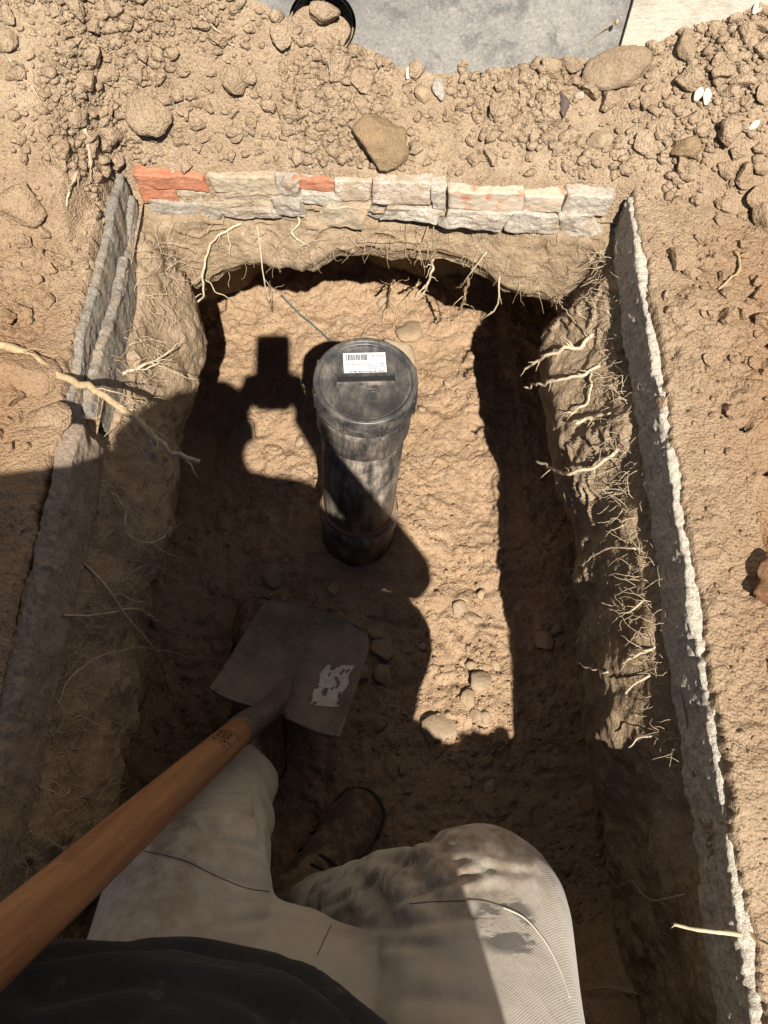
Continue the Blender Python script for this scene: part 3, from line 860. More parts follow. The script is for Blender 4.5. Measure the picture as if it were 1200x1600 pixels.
# grip slot: a shallow trough with raised lips
ROTS = R(4)
def cap_piece(name, x0, x1, y0, y1, z0, z1, mat, parent, bev=0.0006):
    V, F = box_v(x0, x1, y0, y1, cap_z + z0, cap_z + z1)
    c, s = math.cos(ROTS), math.sin(ROTS)
    V = np.stack([V[:, 0] * c - V[:, 1] * s, V[:, 0] * s + V[:, 1] * c, V[:, 2]], 1)
    return link(name, mesh_np(name, V, F, False), mat, parent)
cap_piece('grip_ridge', -0.039, 0.039, 0.0085, 0.0100, -0.006, 0.0005, M['cap'], cap)
cap_piece('grip_ridge', -0.0375, 0.0375, -0.0055, -0.0015, -0.006, -0.0022, M['socket'], cap)
cap_piece('grip_trough', -0.0375, 0.0375, -0.0012, 0.0082, -0.0062, -0.0048, M['dark_void'], cap)
cap_piece('grip_ridge', -0.0392, -0.0378, -0.005, 0.0084, -0.006, -0.0002, M['cap'], cap)
cap_piece('grip_ridge', 0.0378, 0.0392, -0.005, 0.0084, -0.006, -0.0002, M['cap'], cap)
for yy in (-0.012, -0.0165):
    cap_piece('moulded_line', -0.011, 0.011, yy, yy + 0.0007, -0.006, -0.0047, M['socket'], cap)
stick = cap_piece('sticker', -0.0275, 0.0285, 0.0125, 0.0455, -0.0053, -0.0046, M['sticker'], cap)
# printing: it reads from the far side; the lettering is too small to make out in the photograph
rnd = random.Random(4)
ac = Acc(); x = -0.024
while x < 0.004:
    w = rnd.choice((0.0005, 0.0009, 0.0013, 0.0016))
    V, F = box_v(x, x + w, 0.0335, 0.0430, cap_z - 0.0047, cap_z - 0.0044); ac.add(V, F); x += w + rnd.choice((0.0005, 0.0005, 0.001))
def words(x1, x0, y, h):
    x = x1
    while x > x0:
        for _ in range(rnd.randint(3, 9)):
            w = h * rnd.uniform(0.35, 0.6)
            if x - w < x0: break
            V, F = box_v(x - w, x, y + h * rnd.choice((0, 0, 0, -0.25)), y + h * rnd.choice((0.7, 0.7, 1.0)), cap_z - 0.0047, cap_z - 0.0044); ac.add(V, F)
            x -= w + h * 0.22
        x -= h * 0.5
words(0.0265, -0.024, 0.0148, 0.0022); words(0.0265, 0.006, 0.0198, 0.0017); words(0.0265, 0.001, 0.0232, 0.0017); words(0.0265, -0.024, 0.0266, 0.0015)
words(0.012, -0.012, 0.030, 0.0013); words(0.0262, 0.008, 0.0405, 0.0018); words(0.0262, 0.009, 0.0378, 0.0014)
me = ac.mesh('printing', False)
c, s = math.cos(ROTS), math.sin(ROTS)
me.transform(Matrix(((c, -s, 0, 0), (s, c, 0, 0), (0, 0, 1, 0), (0, 0, 0, 1))))
link('printing', me, M['ink'], cap)

# ------------------------------------------------------------------ shovel
RL, RR = at_t(330, 1085, 1.13), at_t(530, 1160, 1.10)
FL, FR = at_t(420, 962, 1.30), at_t(566, 1004, 1.285)
RM, FM = (RL + RR) / 2, (FL + FR) / 2
RING = at_t(374, 1143, 0.985); HTOP = at_t(0, 1478, 0.425)
HTOP = RING + (HTOP - RING) * 1.42
u_ = (RR - RL).normalized(); l_ = (FM - RM).normalized(); n_ = u_.cross(l_).normalized()
if n_.z < 0: n_ = -n_
bl = 0.222; bw = (RR - RL).length / 2
sh = empty('shovel', FM)
tag(sh, 'shovel with dirty steel blade and varnished wooden handle leaning across left leg', 'shovel')
na, nb = 49, 57
A_, B_ = np.meshgrid(np.linspace(-1, 1, na), np.linspace(0, 1, nb))
hw = bw * (1 - 0.03 * B_) * np.where(B_ > 0.72, np.power(np.clip(1 - np.power((B_ - 0.72) / 0.2801, 3.0), 0, 1), 1 / 2.2) * 0.30 + 0.70, 1)
Lc = B_ * bl + 0.022 * (1 - A_ ** 2) * sstep(0.6, 1, B_) + 0.016 * sstep(0.55, 0.2, np.abs(A_)) * (1 - B_) * 0 
shoulder = -0.012 * sstep(0.25, 0.9, np.abs(A_)) * (1 - B_) ** 4
Nc = 0.020 * np.abs(A_) ** 2.3 * (0.5 + 0.5 * (1 - B_)) + 0.012 * (B_ - 0.35) ** 2 * 3 + 0.010 * np.exp(-(A_ / 0.16) ** 2) * sstep(0.62, 0.1, B_)
Lc = Lc + shoulder
bmid = np.array(RM)
PB_ = bmid + (A_ * hw)[..., None] * np.array(u_) + Lc[..., None] * np.array(l_) + Nc[..., None] * np.array(n_)
V = PB_.reshape(-1, 3)
me = mesh_np('blade', V - np.array(FM), grid_faces(nb, na))
blade = link('blade', me, M['steel'], sh)
md = blade.modifiers.new('thick', 'SOLIDIFY'); md.thickness = 0.0022; md.offset = 0
# worn pale label patch on the blade
def blade_pt(a, b, lift=0.0016):
    i = np.clip((b * (nb - 1)), 0, nb - 1.001); j = np.clip((a + 1) / 2 * (na - 1), 0, na - 1.001)
    i0, j0 = int(i), int(j); fi, fj = i - i0, j - j0
    p = PB_[i0, j0] * (1 - fi) * (1 - fj) + PB_[i0 + 1, j0] * fi * (1 - fj) + PB_[i0, j0 + 1] * (1 - fi) * fj + PB_[i0 + 1, j0 + 1] * fi * fj
    return p + np.array(n_) * lift
gn, gm = 26, 22
cells = []
pts = np.zeros((gn, gm, 3))
for i in range(gn):
    for j in range(gm):
        a = 0.40 + 0.44 * (i / (gn - 1)) + 0.02 * math.sin(j * 0.7); b = 0.20 + 0.40 * (j / (gm - 1)) + 0.05 * (i / gn)
        pts[i, j] = blade_pt(a, b)
ii, jj = np.meshgrid(np.arange(gn), np.arange(gm), indexing='ij')
keep = (fbm2(ii / gn, jj / gm, 4.0, 3, 12) + 0.75 - 1.3 * np.clip((jj / gm - 0.70), 0, 1) * 3 * (0.6 + 0.8 * noise2(ii / 5.0, jj * 0.0, 9)) ) > 0.22
fcs = grid_faces(gn, gm); kf = keep.ravel()
fcs = fcs[kf[fcs].all(1)]
patch = link('worn_label', mesh_np('worn_label', pts.reshape(-1, 3) - np.array(FM), fcs), M['silver_paint'], blade)
# socket, frog and handle
start = Vector(blade_pt(0, 0.34, 0.004)); mid = Vector(blade_pt(0, 0.10, 0.012))
hd = (RING - HTOP).normalized()
sp = smooth_path([start, mid, RM + n_ * 0.022 + (RING - RM) * 0.25, RING + hd * 0.03, RING - hd * 0.004], 26)
srad = np.interp(np.linspace(0, 1, 26), [0, 0.15, 0.45, 0.8, 1.0], [0.003, 0.010, 0.0165, 0.0198, 0.0205])
V, F, T = tube(sp, srad, 20)
a = Acc(); a.add(V - np.array(FM), F, T)
link('socket', a.mesh('socket'), M['steel'], sh)
for s_ in (-1, 1):
    tp = [blade_pt(s_ * (0.12 + 0.80 * t), 0.0, 0.003) for t in np.linspace(0, 1, 10)]
    V, F, T = tube(np.array(tp) - np.array(FM), 0.0036, 8); a = Acc(); a.add(V, F, T)
    link('tread', a.mesh('tread'), M['steel'], blade)
hl = (HTOP - RING).length
zz = np.linspace(0, hl, 40)
rr = 0.0188 + 0.0012 * np.sin(zz * 6) * 0.5
rr[0] = 0.0180; rr[-1] = 0.012; rr[-2] = 0.0178
V, F, T = tube(np.stack([zz * 0, zz * 0, zz], 1), rr, 32)
a = Acc(); a.add(V, F, T)
handle = link('handle', a.mesh('handle'), M['wood'], sh)
hq = (HTOP - RING).to_track_quat('Z', 'Y')
handle.location = RING - FM; handle.rotation_euler = hq.to_euler()
def lettering(name, text, size, mat, parent, place):
    cu = bpy.data.curves.new(name, 'FONT'); cu.body = text; cu.size = size; cu.align_x = 'CENTER'; cu.align_y = 'CENTER'; cu.shear = 0.25
    cu.offset = size * 0.012
    tmp = bpy.data.objects.new('tmp_text', cu); COL.objects.link(tmp)
    bpy.context.view_layer.update()
    me = bpy.data.meshes.new_from_object(tmp.evaluated_get(bpy.context.evaluated_depsgraph_get()))
    bpy.data.objects.remove(tmp, do_unlink=True)
    bm = bmesh.new(); bm.from_mesh(me)
    bmesh.ops.triangulate(bm, faces=bm.faces[:])
    for _ in range(2):
        bmesh.ops.subdivide_edges(bm, edges=[e for e in bm.edges if e.calc_length() > size * 0.12], cuts=1)
        bmesh.ops.triangulate(bm, faces=bm.faces[:])
    for v in bm.verts: v.co = place(v.co)
    bm.to_mesh(me); bm.free(); me.materials.clear()
    return link(name, me, mat, parent)
# which way round the handle faces the camera
hm = hq.to_matrix().inverted() @ (CAM - (RING + (HTOP - RING) * 0.13))
phi0 = math.atan2(hm.y, hm.x)
def on_handle(co):
    ang = phi0 + 0.35 - co.y / 0.0190
    r = 0.01935
    return Vector((r * math.cos(ang), r * math.sin(ang), 0.112 - co.x))
M['stamp'] = flat('burnt_stamp', (0.055, 0.028, 0.014), 0.7)
lettering('lettering', 'Ideal', 0.034, M['stamp'], handle, on_handle)

# ------------------------------------------------------------------ telephone in the hands
fr_, fu_, ff_ = Vector((1, 0, 0)), Vector((0, SP, CP)), Vector((0, CP, -SP))
PC = CAM - fr_ * 0.026 - fu_ * 0.060 - ff_ * 0.0090
def ph(a, b, c): return PC + fr_ * a + fu_ * b + ff_ * c
def rounded_slab(w, h, th, r, n=8):
    pts = []
    for cx, cy, a0 in ((w / 2 - r, h / 2 - r, 0), (-w / 2 + r, h / 2 - r, 90), (-w / 2 + r, -h / 2 + r, 180), (w / 2 - r, -h / 2 + r, 270)):
        for k in range(n + 1):
            a = R(a0 + 90 * k / n); pts.append((cx + r * math.cos(a), cy + r * math.sin(a)))
    return pts
bm = bmesh.new()
pr = rounded_slab(0.0765, 0.160, 0.008, 0.011)
b0 = [bm.verts.new(ph(x, y, -0.004) - PC) for x, y in pr]; b1 = [bm.verts.new(ph(x, y, 0.004) - PC) for x, y in pr]
bm.faces.new(b0); bm.faces.new(b1[::-1])
for k in range(len(pr)): bm.faces.new((b0[k], b0[(k + 1) % len(pr)], b1[(k + 1) % len(pr)], b1[k]))
bmesh.ops.recalc_face_normals(bm, faces=bm.faces[:])
phone = empty('mobile_phone', PC)
tag(phone, 'dark mobile phone held up in both hands to take the photo', 'phone')
link('phone_case', bm_mesh('phone_case', bm, False), M['phone'], phone)
for dx, dy in ((-0.0035, -0.019), (-0.020, -0.008)):
    V, F = lathe([(0.0058, 0.0), (0.0058, 0.0013), (0.0001, 0.0014)], 20)
    q = Matrix((fr_, fu_, ff_)).transposed()
    W_ = np.array([(q @ Vector(v)) + fr_ * (0.026 + dx) + fu_ * (0.060 + dy) + ff_ * 0.0035 for v in V])
    link('lens', mesh_np('lens', W_, F), M['lens'], phone)

# ------------------------------------------------------------------ the person
def capsule(p0, r0, p1, r1, sides=18):
    # plain tuples are given above the old seat height; vectors are places already
    p0 = np.array(p0, float) + (np.array(SH) if isinstance(p0, tuple) else 0); p1 = np.array(p1, float) + (np.array(SH) if isinstance(p1, tuple) else 0); d = p1 - p0; L = np.linalg.norm(d); d = d / (L + 1e-9)
    pts = []; rad = []
    for t in np.linspace(0, 1, 6): pts.append(p0 - d * r0 * math.cos(t * math.pi / 2)); rad.append(max(r0 * math.sin(t * math.pi / 2), 1e-4))
    for t in (0.33, 0.66): pts.append(p0 + d * L * t); rad.append(r0 + (r1 - r0) * t)
    for t in np.linspace(1, 0, 6): pts.append(p1 + d * r1 * math.cos(t * math.pi / 2)); rad.append(max(r1 * math.sin(t * math.pi / 2), 1e-4))
    return tube(pts, rad, sides)
def ball(c, rx, ry, rz, rot=None):
    bm = bmesh.new(); bmesh.ops.create_icosphere(bm, subdivisions=3, radius=1)
    V = np.array([v.co for v in bm.verts]) * np.array([rx, ry, rz]); F = np.array([[v.index for v in f.verts] for f in bm.faces]); bm.free()
    if rot is not None: V = V @ np.array(rot.to_matrix()).T
    return V + np.array(c), F, None
def fuse(name, pieces, voxel, smooth_it=8, fold=None):
    a = Acc()
    for p in pieces: a.add(*p)
    me = a.mesh('tmp')
    o = bpy.data.objects.new('tmp_fuse', me); COL.objects.link(o)
    m = o.modifiers.new('r', 'REMESH'); m.mode = 'VOXEL'; m.voxel_size = voxel
    if smooth_it:
        m = o.modifiers.new('s', 'SMOOTH'); m.factor = 0.5; m.iterations = smooth_it
    bpy.context.view_layer.update()
    out = bpy.data.meshes.new_from_object(o.evaluated_get(bpy.context.evaluated_depsgraph_get()))
    bpy.data.objects.remove(o, do_unlink=True)
    out.name = name
    n = len(out.vertices)
    if fold is not None and n:
        co = np.zeros(n * 3, np.float32); out.vertices.foreach_get('co', co); co = co.reshape(-1, 3).astype(float)
        no = np.zeros(n * 3, np.float32); out.vertices.foreach_get('normal', no); no = no.reshape(-1, 3)
        co += no * fold(co)[:, None]
        out.vertices.foreach_set('co', co.astype(np.float32).ravel()); out.update()
    out.polygons.foreach_set('use_smooth', np.ones(len(out.polygons), bool))
    return out
ORG = Vector((-0.07, -0.38, 0.0))
person = empty('person', ORG)
tag(person, 'person in stone grey trousers, black T-shirt and brown boots sitting at near end of trench', 'person')
def wear(name, me, mat, parent=person):
    me.transform(Matrix.Translation(-ORG))
    return link(name, me, mat, parent)

KL, KR = (-0.192, -0.004, 0.022), (0.088, -0.028, 0.062)
AL, AR = (-0.222, 0.140, -0.31), (-0.088, -0.045, -0.31)
def trouser_fold(c):
    c = c - np.array(SH)
    q = c * np.array([9.0, 20.0, 14.0]); q[:, 1] += 30 * c[:, 0] * np.sign(c[:, 0] + 0.06) * 0.5
    n = 0.004 * noise3(c * np.array([14.0, 9.0, 14.0]), 8)
    low = sstep(-0.02, -0.14, c[:, 2])
    n = n + low * 0.012 * (np.abs(noise3(c * np.array([12, 12, 26.0]), 5)) * 2 - 0.4)
    # drawn folds from the right knee down to the fork
    d = (c[:, 0] - 0.02) * 0.8 + (c[:, 1] + 0.02) * 0.9
    n = n + 0.007 * np.sin(d * 150 + 3 * noise3(c * 12, 9)) * np.exp(-(((c[:, 0] - 0.0) / 0.055) ** 2 + ((c[:, 1] - 0.01) / 0.05) ** 2)) * sstep(-0.1, 0.02, c[:, 2])
    return n
tr = fuse('trousers', [
    capsule((-0.16, -0.40, 0.29), 0.130, (0.03, -0.40, 0.29), 0.130),
    capsule((-0.165, -0.38, 0.27), 0.105, KL, 0.082), capsule(KL, 0.078, AL, 0.058),
    capsule((0.050, -0.38, 0.27), 0.105, KR, 0.084), capsule(KR, 0.076, AR, 0.062),
    capsule((-0.17, -0.15, 0.07), 0.085, (0.04, -0.15, 0.07), 0.085), capsule((-0.16, -0.055, 0.02), 0.058, (0.0, -0.105, 0.03), 0.062), capsule((-0.15, -0.10, 0.05), 0.07, (0.03, -0.11, 0.05), 0.07)],
    0.0040, 18, trouser_fold)
def tr_bvh(me): return BVHTree.FromPolygons([v.co[:] for v in me.vertices], [tuple(p.vertices) for p in me.polygons])
BV_TR = tr_bvh(tr)
def on_tr(px, py, lift=0.0004):
    d = ray(px, py).normalized(); loc, nor, _, _ = BV_TR.ray_cast(CAM, d)
    if loc is None: return None
    if nor.dot(d) > 0: nor = -nor
    return loc + nor * lift
FOLDS = [([(480, 1432), (570, 1390), (660, 1345), (745, 1310)], .0042, .0062), ([(540, 1432), (620, 1408), (700, 1380), (770, 1356)], .0032, .0058), ([(620, 1322), (540, 1362), (465, 1412)], .0040, .0065),
         ([(610, 1560), (700, 1562), (770, 1575)], .0015, .010), ([(225, 1205), (300, 1236), (380, 1236)], .003, .009), ([(300, 1302), (370, 1292), (412, 1262)], .0025, .009),
         ([(235, 1330), (330, 1365), (420, 1392)], .002, .007), ([(384, 1195), (398, 1260), (408, 1330)], .003, .008), ([(720, 1335), (780, 1360), (840, 1362)], .0012, .006), ([(560, 1452), (650, 1444), (760, 1428)], .0025, .008), ([(505, 1448), (430, 1436), (340, 1448)], .0022, .006), ([(520, 1458), (600, 1476), (690, 1478)], .0020, .006), ([(408, 1330), (370, 1318), (320, 1322)], .0022, .006),
         ([(405, 1280), (360, 1268), (310, 1276)], .0022, .006), ([(640, 1335), (590, 1372), (560, 1415)], .0028, .0055), ([(700, 1318), (650, 1368), (600, 1395)], .0024, .0055)]
n_v = len(tr.vertices)
co = np.zeros(n_v * 3, np.float32); tr.vertices.foreach_get('co', co); co = co.reshape(-1, 3).astype(float)
no = np.zeros(n_v * 3, np.float32); tr.vertices.foreach_get('normal', no); no = no.reshape(-1, 3)
disp = np.zeros(n_v)
for pts_, amp_, w_ in FOLDS:
    Q = [on_tr(x, y) for x, y in smooth_path(pts_, 40)]
    Q = np.array([q[:] for q in Q if q is not None])
    if len(Q) < 4: continue
    near = np.where(((co - Q.mean(0)) ** 2).sum(1) < 0.30 ** 2)[0]
    d2 = ((co[near, None, :] - Q[None]) ** 2).sum(2); j = d2.argmin(1); d = np.sqrt(d2.min(1))
    e = np.minimum(1, np.minimum(j, len(Q) - 1 - j) / 8.0) * 0.8 + 0.2
    disp[near] += amp_ * e * (-np.exp(-(d / (w_ * 0.42)) ** 2) + 0.75 * np.exp(-((d - 1.5 * w_) / (w_ * 0.8)) ** 2))
co += no * disp[:, None]
tr.vertices.foreach_set('co', co.astype(np.float32).ravel()); tr.update()
BV_TR = tr_bvh(tr)
trousers = wear('trousers', tr, M['trousers'])
def shirt_fold(c):
    return 0.006 * noise3(c * np.array([14, 14, 10.0]), 2) + 0.006 * (np.abs(noise3(c * np.array([7, 7, 22.0]), 6)) * 2 - 0.4)
shirt = fuse('t_shirt', [
    capsule((-0.25, -0.178, 0.245), 0.150, (-0.10, -0.195, 0.245), 0.150), capsule((-0.21, -0.38, 0.30), 0.150, (0.015, -0.38, 0.30), 0.150),
    capsule((-0.20, -0.37, 0.34), 0.150, (-0.19, -0.38, 0.68), 0.135), capsule((0.02, -0.38, 0.34), 0.150, (-0.02, -0.38, 0.68), 0.140),
    capsule((-0.27, -0.30, 0.52), 0.13, (-0.29, -0.34, 0.78), 0.10), capsule((-0.28, -0.36, 0.83), 0.082, (0.06, -0.37, 0.79), 0.078), capsule((-0.25, -0.34, 0.86), 0.07, (-0.12, -0.34, 0.88), 0.07), capsule((-0.29, -0.35, 0.80), 0.085, (-0.37, -0.15, 0.70), 0.082),
    capsule((0.07, -0.36, 0.78), 0.074, (0.145, -0.315, 0.655), 0.064), capsule((-0.115, -0.36, 0.84), 0.075, (-0.11, -0.35, 0.86), 0.065)],
    0.007, 12, shirt_fold)
bvs = tr_bvh(shirt)
n_v = len(shirt.vertices)
co = np.zeros(n_v * 3, np.float32); shirt.vertices.foreach_get('co', co); co = co.reshape(-1, 3).astype(float)
no = np.zeros(n_v * 3, np.float32); shirt.vertices.foreach_get('normal', no); no = no.reshape(-1, 3)
for pts_, amp_, w_ in (([(10, 1512), (150, 1492), (320, 1492), (450, 1520), (530, 1570), (560, 1598)], .007, .010), ([(60, 1560), (220, 1535), (380, 1560), (450, 1598)], .005, .012), ([(180, 1598), (260, 1570), (330, 1590)], .004, .010)):
    Q = []
    for x, y in smooth_path(pts_, 40):
        loc, _, _, _ = bvs.ray_cast(CAM, ray(x, y).normalized())
        if loc is not None: Q.append(loc[:])
    if len(Q) < 4: continue
    Q = np.array(Q)
    d = np.sqrt(((co[:, None, :] - Q[None]) ** 2).sum(2).min(1))
    co += no * (amp_ * (-np.exp(-(d / (w_ * 0.6)) ** 2) + 0.7 * np.exp(-((d - 1.6 * w_) / (w_ * 0.8)) ** 2)))[:, None]
shirt.vertices.foreach_set('co', co.astype(np.float32).ravel()); shirt.update()
wear('t_shirt', shirt, M['shirt'])

HC = Vector((-0.118, -0.31, 0.985)) + SH; hrot = Matrix.Rotation(R(-32), 3, 'X').to_euler()
def hp(x, y, z): return HC + Matrix.Rotation(R(-32), 3, 'X') @ Vector((x, y, z))
bp = [ball(HC, 0.074, 0.092, 0.098, hrot), capsule(hp(0, 0.035, -0.055), 0.05, hp(0, 0.052, -0.085), 0.034), capsule(hp(-0.03, 0.05, -0.04), 0.03, hp(0.03, 0.05, -0.04), 0.03),
      capsule(hp(0, 0.088, 0.012), 0.008, hp(0, 0.108, -0.022), 0.012), capsule(hp(-0.032, 0.078, 0.022), 0.012, hp(0.032, 0.078, 0.022), 0.012),
      capsule(hp(-0.018, 0.083, -0.052), 0.0085, hp(0.018, 0.083, -0.052), 0.0085), capsule(hp(-0.016, 0.081, -0.062), 0.008, hp(0.016, 0.081, -0.062), 0.008),
      capsule(hp(-0.078, -0.005, 0.012), 0.009, hp(-0.080, -0.002, -0.018), 0.008), capsule(hp(0.078, -0.005, 0.012), 0.009, hp(0.080, -0.002, -0.018), 0.008),
      capsule(hp(0, -0.03, -0.06), 0.055, (-0.115, -0.37, 0.83), 0.06),
      capsule((-0.26, -0.37, 0.80), 0.055, (0.04, -0.37, 0.78), 0.055), capsule((-0.115, -0.39, 0.70), 0.085, (-0.10, -0.39, 0.32), 0.085),
      capsule((-0.13, -0.39, 0.29), 0.09, (-0.165, -0.36, 0.27), 0.08), capsule((0.0, -0.39, 0.29), 0.09, (0.05, -0.36, 0.27), 0.08),
      capsule((-0.165, -0.36, 0.27), 0.075, KL, 0.055), capsule(KL, 0.052, AL, 0.036), capsule((0.05, -0.36, 0.27), 0.075, KR, 0.055), capsule(KR, 0.052, AR, 0.036),
      capsule(AL, 0.036, (-0.215, 0.20, -0.43), 0.034), capsule(AR, 0.036, (-0.12, -0.03, -0.43), 0.034),
      capsule((-0.215, 0.20, -0.435), 0.033, (-0.22, 0.40, -0.45), 0.026), capsule((-0.12, -0.03, -0.435), 0.033, (-0.04, 0.08, -0.45), 0.026)]
EL, ER = Vector((-0.385, -0.055, 0.635)) + SH, Vector((0.205, -0.255, 0.525)) + SH
def arm(sh_, el, s):
    wr = ph(s * 0.072, -0.098, -0.016)
    out = [capsule(sh_, 0.052, el, 0.041), capsule(el, 0.042, wr, 0.027)]
    pk = ph(s * 0.058, -0.030, -0.004)
    out += [capsule(wr, 0.024, ph(s * 0.066, -0.065, -0.008), 0.021), capsule(ph(s * 0.064, -0.07, -0.010), 0.019, ph(s * 0.052, -0.020, 0.004), 0.013),
            capsule(ph(s * 0.060, -0.075, -0.002), 0.017, ph(s * 0.053, -0.062, 0.006), 0.013)]
    for k, (b, ln) in enumerate(((-0.014, 0.040), (-0.032, 0.046), (-0.050, 0.043), (-0.067, 0.034))):
        k0 = ph(s * 0.056, b, 0.004); k1 = ph(s * 0.045, b + 0.006, 0.0145); k2 = ph(s * (0.045 - ln * 0.55), b + 0.010, 0.0165); k3 = ph(s * (0.045 - ln), b + 0.009, 0.0135)
        out += [capsule(k0, 0.0095, k1, 0.0085, 10), capsule(k1, 0.0085, k2, 0.0078, 10), capsule(k2, 0.0078, k3, 0.0068, 10)]
    t0 = ph(s * 0.066, -0.070, -0.014); t1 = ph(s * 0.050, -0.044, -0.021); t2 = ph(s * 0.032, -0.022, -0.017)
    out += [capsule(t0, 0.015, t1, 0.0105, 10), capsule(t1, 0.0105, t2, 0.008, 10)]
    return out
bp += arm((-0.285, -0.355, 0.80), EL, -1) + arm((0.06, -0.355, 0.78), ER, 1)
body = fuse('body', bp, 0.0042, 4)
wear('body', body, M['skin'])
def hair_fold(c): return 0.004 * noise3(c * np.array([60, 60, 25.0]), 4) + 0.006 * noise3(c * 20.0, 6)
hair = fuse('hair', [ball(hp(0, -0.016, 0.022), 0.080, 0.090, 0.088, hrot), ball(hp(0, -0.045, -0.02), 0.072, 0.058, 0.075, hrot)], 0.005, 3, hair_fold)
wear('hair', hair, M['hair'])
for s_ in (-1, 1):
    V, F, _ = ball(hp(s_ * 0.030, 0.081, 0.004), 0.0115, 0.0115, 0.0115)
    a = Acc(); a.add(V, F); wear('eye', a.mesh('eye'), M['eye'])
# boots
def boot(an, heel, toe, name='boot'):
    an, heel, toe = Vector(an) + SH, Vector(heel) + SH, Vector(toe) + SH
    d = (toe - heel).normalized(); side = Vector((-d.y, d.x, 0)).normalized()
    ps = [capsule(an + Vector((0, 0, 0.03)), 0.050, heel + Vector((0, 0, 0.045)), 0.050), capsule(heel + Vector((0, 0, 0.03)), 0.043, heel + d * 0.08 + Vector((0, 0, 0.03)), 0.044),
          capsule(heel + d * 0.06 + Vector((0, 0, 0.055)), 0.040, toe - d * 0.05 + Vector((0, 0, 0.02)), 0.036), capsule(toe - d * 0.075 + side * 0.012 + Vector((0, 0, 0.012)), 0.036, toe - d * 0.035 + side * 0.006 + Vector((0, 0, 0.010)), 0.034),
          capsule(toe - d * 0.075 - side * 0.012 + Vector((0, 0, 0.012)), 0.036, toe - d * 0.038 - side * 0.006 + Vector((0, 0, 0.010)), 0.034)]
    b = wear(name, fuse(name, ps, 0.005, 6, lambda c: 0.003 * noise3(c * 30.0, 4)), M['boot'])
    sp_ = [capsule(heel + Vector((0, 0, -0.005)), 0.045, heel + d * 0.10 + Vector((0, 0, -0.005)), 0.040), capsule(heel + d * 0.10 + Vector((0, 0, -0.005)), 0.040, toe - d * 0.04 + Vector((0, 0, -0.008)), 0.046)]
    me = fuse('sole', sp_, 0.006, 3)
    co = np.zeros(len(me.vertices) * 3, np.float32); me.vertices.foreach_get('co', co); co = co.reshape(-1, 3)
    zc = heel.z - 0.012; co[:, 2] = zc + np.clip(co[:, 2] - zc, -0.016, 0.010); me.vertices.foreach_set('co', co.ravel())
    wear('sole', me, M['sole']).parent = person
    for q_ in (0.085, 0.115):
        arc = []
        for a_ in np.linspace(-1.25, 1.25, 13):
            c_ = toe - d * (q_ + 0.012 * a_ * a_) + side * 0.046 * math.sin(a_) + Vector((0, 0, 0.014 + 0.044 * math.cos(a_) * (1 + (q_ - 0.085) * 5)))
            arc.append(tuple(c_))
        V, F, T = tube(arc, 0.0016, 6); a = Acc(); a.add(V, F, T)
        wear('stitching', a.mesh('stitching'), M['sole'])
    for k in range(4):
        c0 = an + d * (0.040 + 0.016 * k) + Vector((0, 0, 0.012 - 0.026 * k)) + d * 0.012
        V, F, T = tube([c0 - side * 0.020, c0 + Vector((0, 0, 0.008)) + d * 0.004, c0 + side * 0.020], 0.0025, 6); a = Acc(); a.add(V, F, T)
        wear('lace', a.mesh('lace'), M['sole'])
boot((-0.222, 0.175, -0.36), (-0.205, 0.185, -0.455), (-0.228, 0.470, -0.452))
boot((-0.118, -0.025, -0.36), (-0.150, -0.055, -0.452), (-0.020, 0.135, -0.448))
# seams and creases on the trousers
def seam(name, pxs, r, mat, n=40):
    C_ = smooth_path([(x, y) for x, y in pxs], n)
    P = [on_tr(x, y) for x, y in C_]
    P = [tuple(p) for p in P if p is not None]
    if len(P) < 4: return
    V, F, T = tube(P, r, 6); a = Acc(); a.add(V, F, T)
    wear(name, a.mesh(name), mat, person)
seam('seam', [(785, 1418), (815, 1432), (850, 1470), (876, 1520), (890, 1560)], 0.0008, M['seam'])
seam('seam', [(640, 1412), (700, 1408), (760, 1410), (786, 1418)], 0.0004, M['seam_crease_shade'])  # dark line along a crease, its shade put into the colour
seam('seam', [(225, 1330), (290, 1345), (340, 1370), (385, 1388), (420, 1393)], 0.00045, M['seam_crease_shade'])
seam('seam', [(517, 1446), (508, 1466), (496, 1492)], 0.00045, M['seam_crease_shade'])

# ------------------------------------------------------------------ stones, clods and crumbs
def ico(sub):
    bm = bmesh.new(); bmesh.ops.create_icosphere(bm, subdivisions=sub, radius=1)
    V = np.array([v.co[:] for v in bm.verts]); F = np.array([[v.index for v in f.verts] for f in bm.faces]); bm.free()
    return V, F
ICO = {k: ico(k) for k in (1, 2, 3, 4)}
def stone_verts(sub, seed, planes=9, rough=0.12, cut=(0.55, 0.9)):
    V, F = ICO[sub]; V = V.copy(); rg = np.random.RandomState(seed)
    for _ in range(planes):
        n = rg.normal(size=3); n /= np.linalg.norm(n); d = rg.uniform(*cut)
        k = V @ n; over = k > d
        V[over] -= np.outer(k[over] - d, n) * 0.92
    V *= (1 + rough * fbm3(V + seed * 7.3, 1.6, 3, seed))[:, None]
    if sub >= 3: V *= (1 + 0.05 * fbm3(V + seed, 7.0, 2, seed + 4, 0.7))[:, None]
    return V, F
CLODS = [mesh_np('clod', *stone_verts(3, 300 + i, 12, 0.26, (0.42, 0.85))) for i in range(10)]
CLODS3 = [mesh_np('clod', *stone_verts(4, 340 + i, 13, 0.24, (0.42, 0.85))) for i in range(7)]
STONES = [mesh_np('stone', *stone_verts(3, 400 + i, 10, 0.12)) for i in range(5)]
for k_, m_ in enumerate(CLODS + CLODS3): m_.materials.append(M['soil_top'])
for m_ in STONES: m_.materials.append(M['pebble'])
rg = random.Random(11)
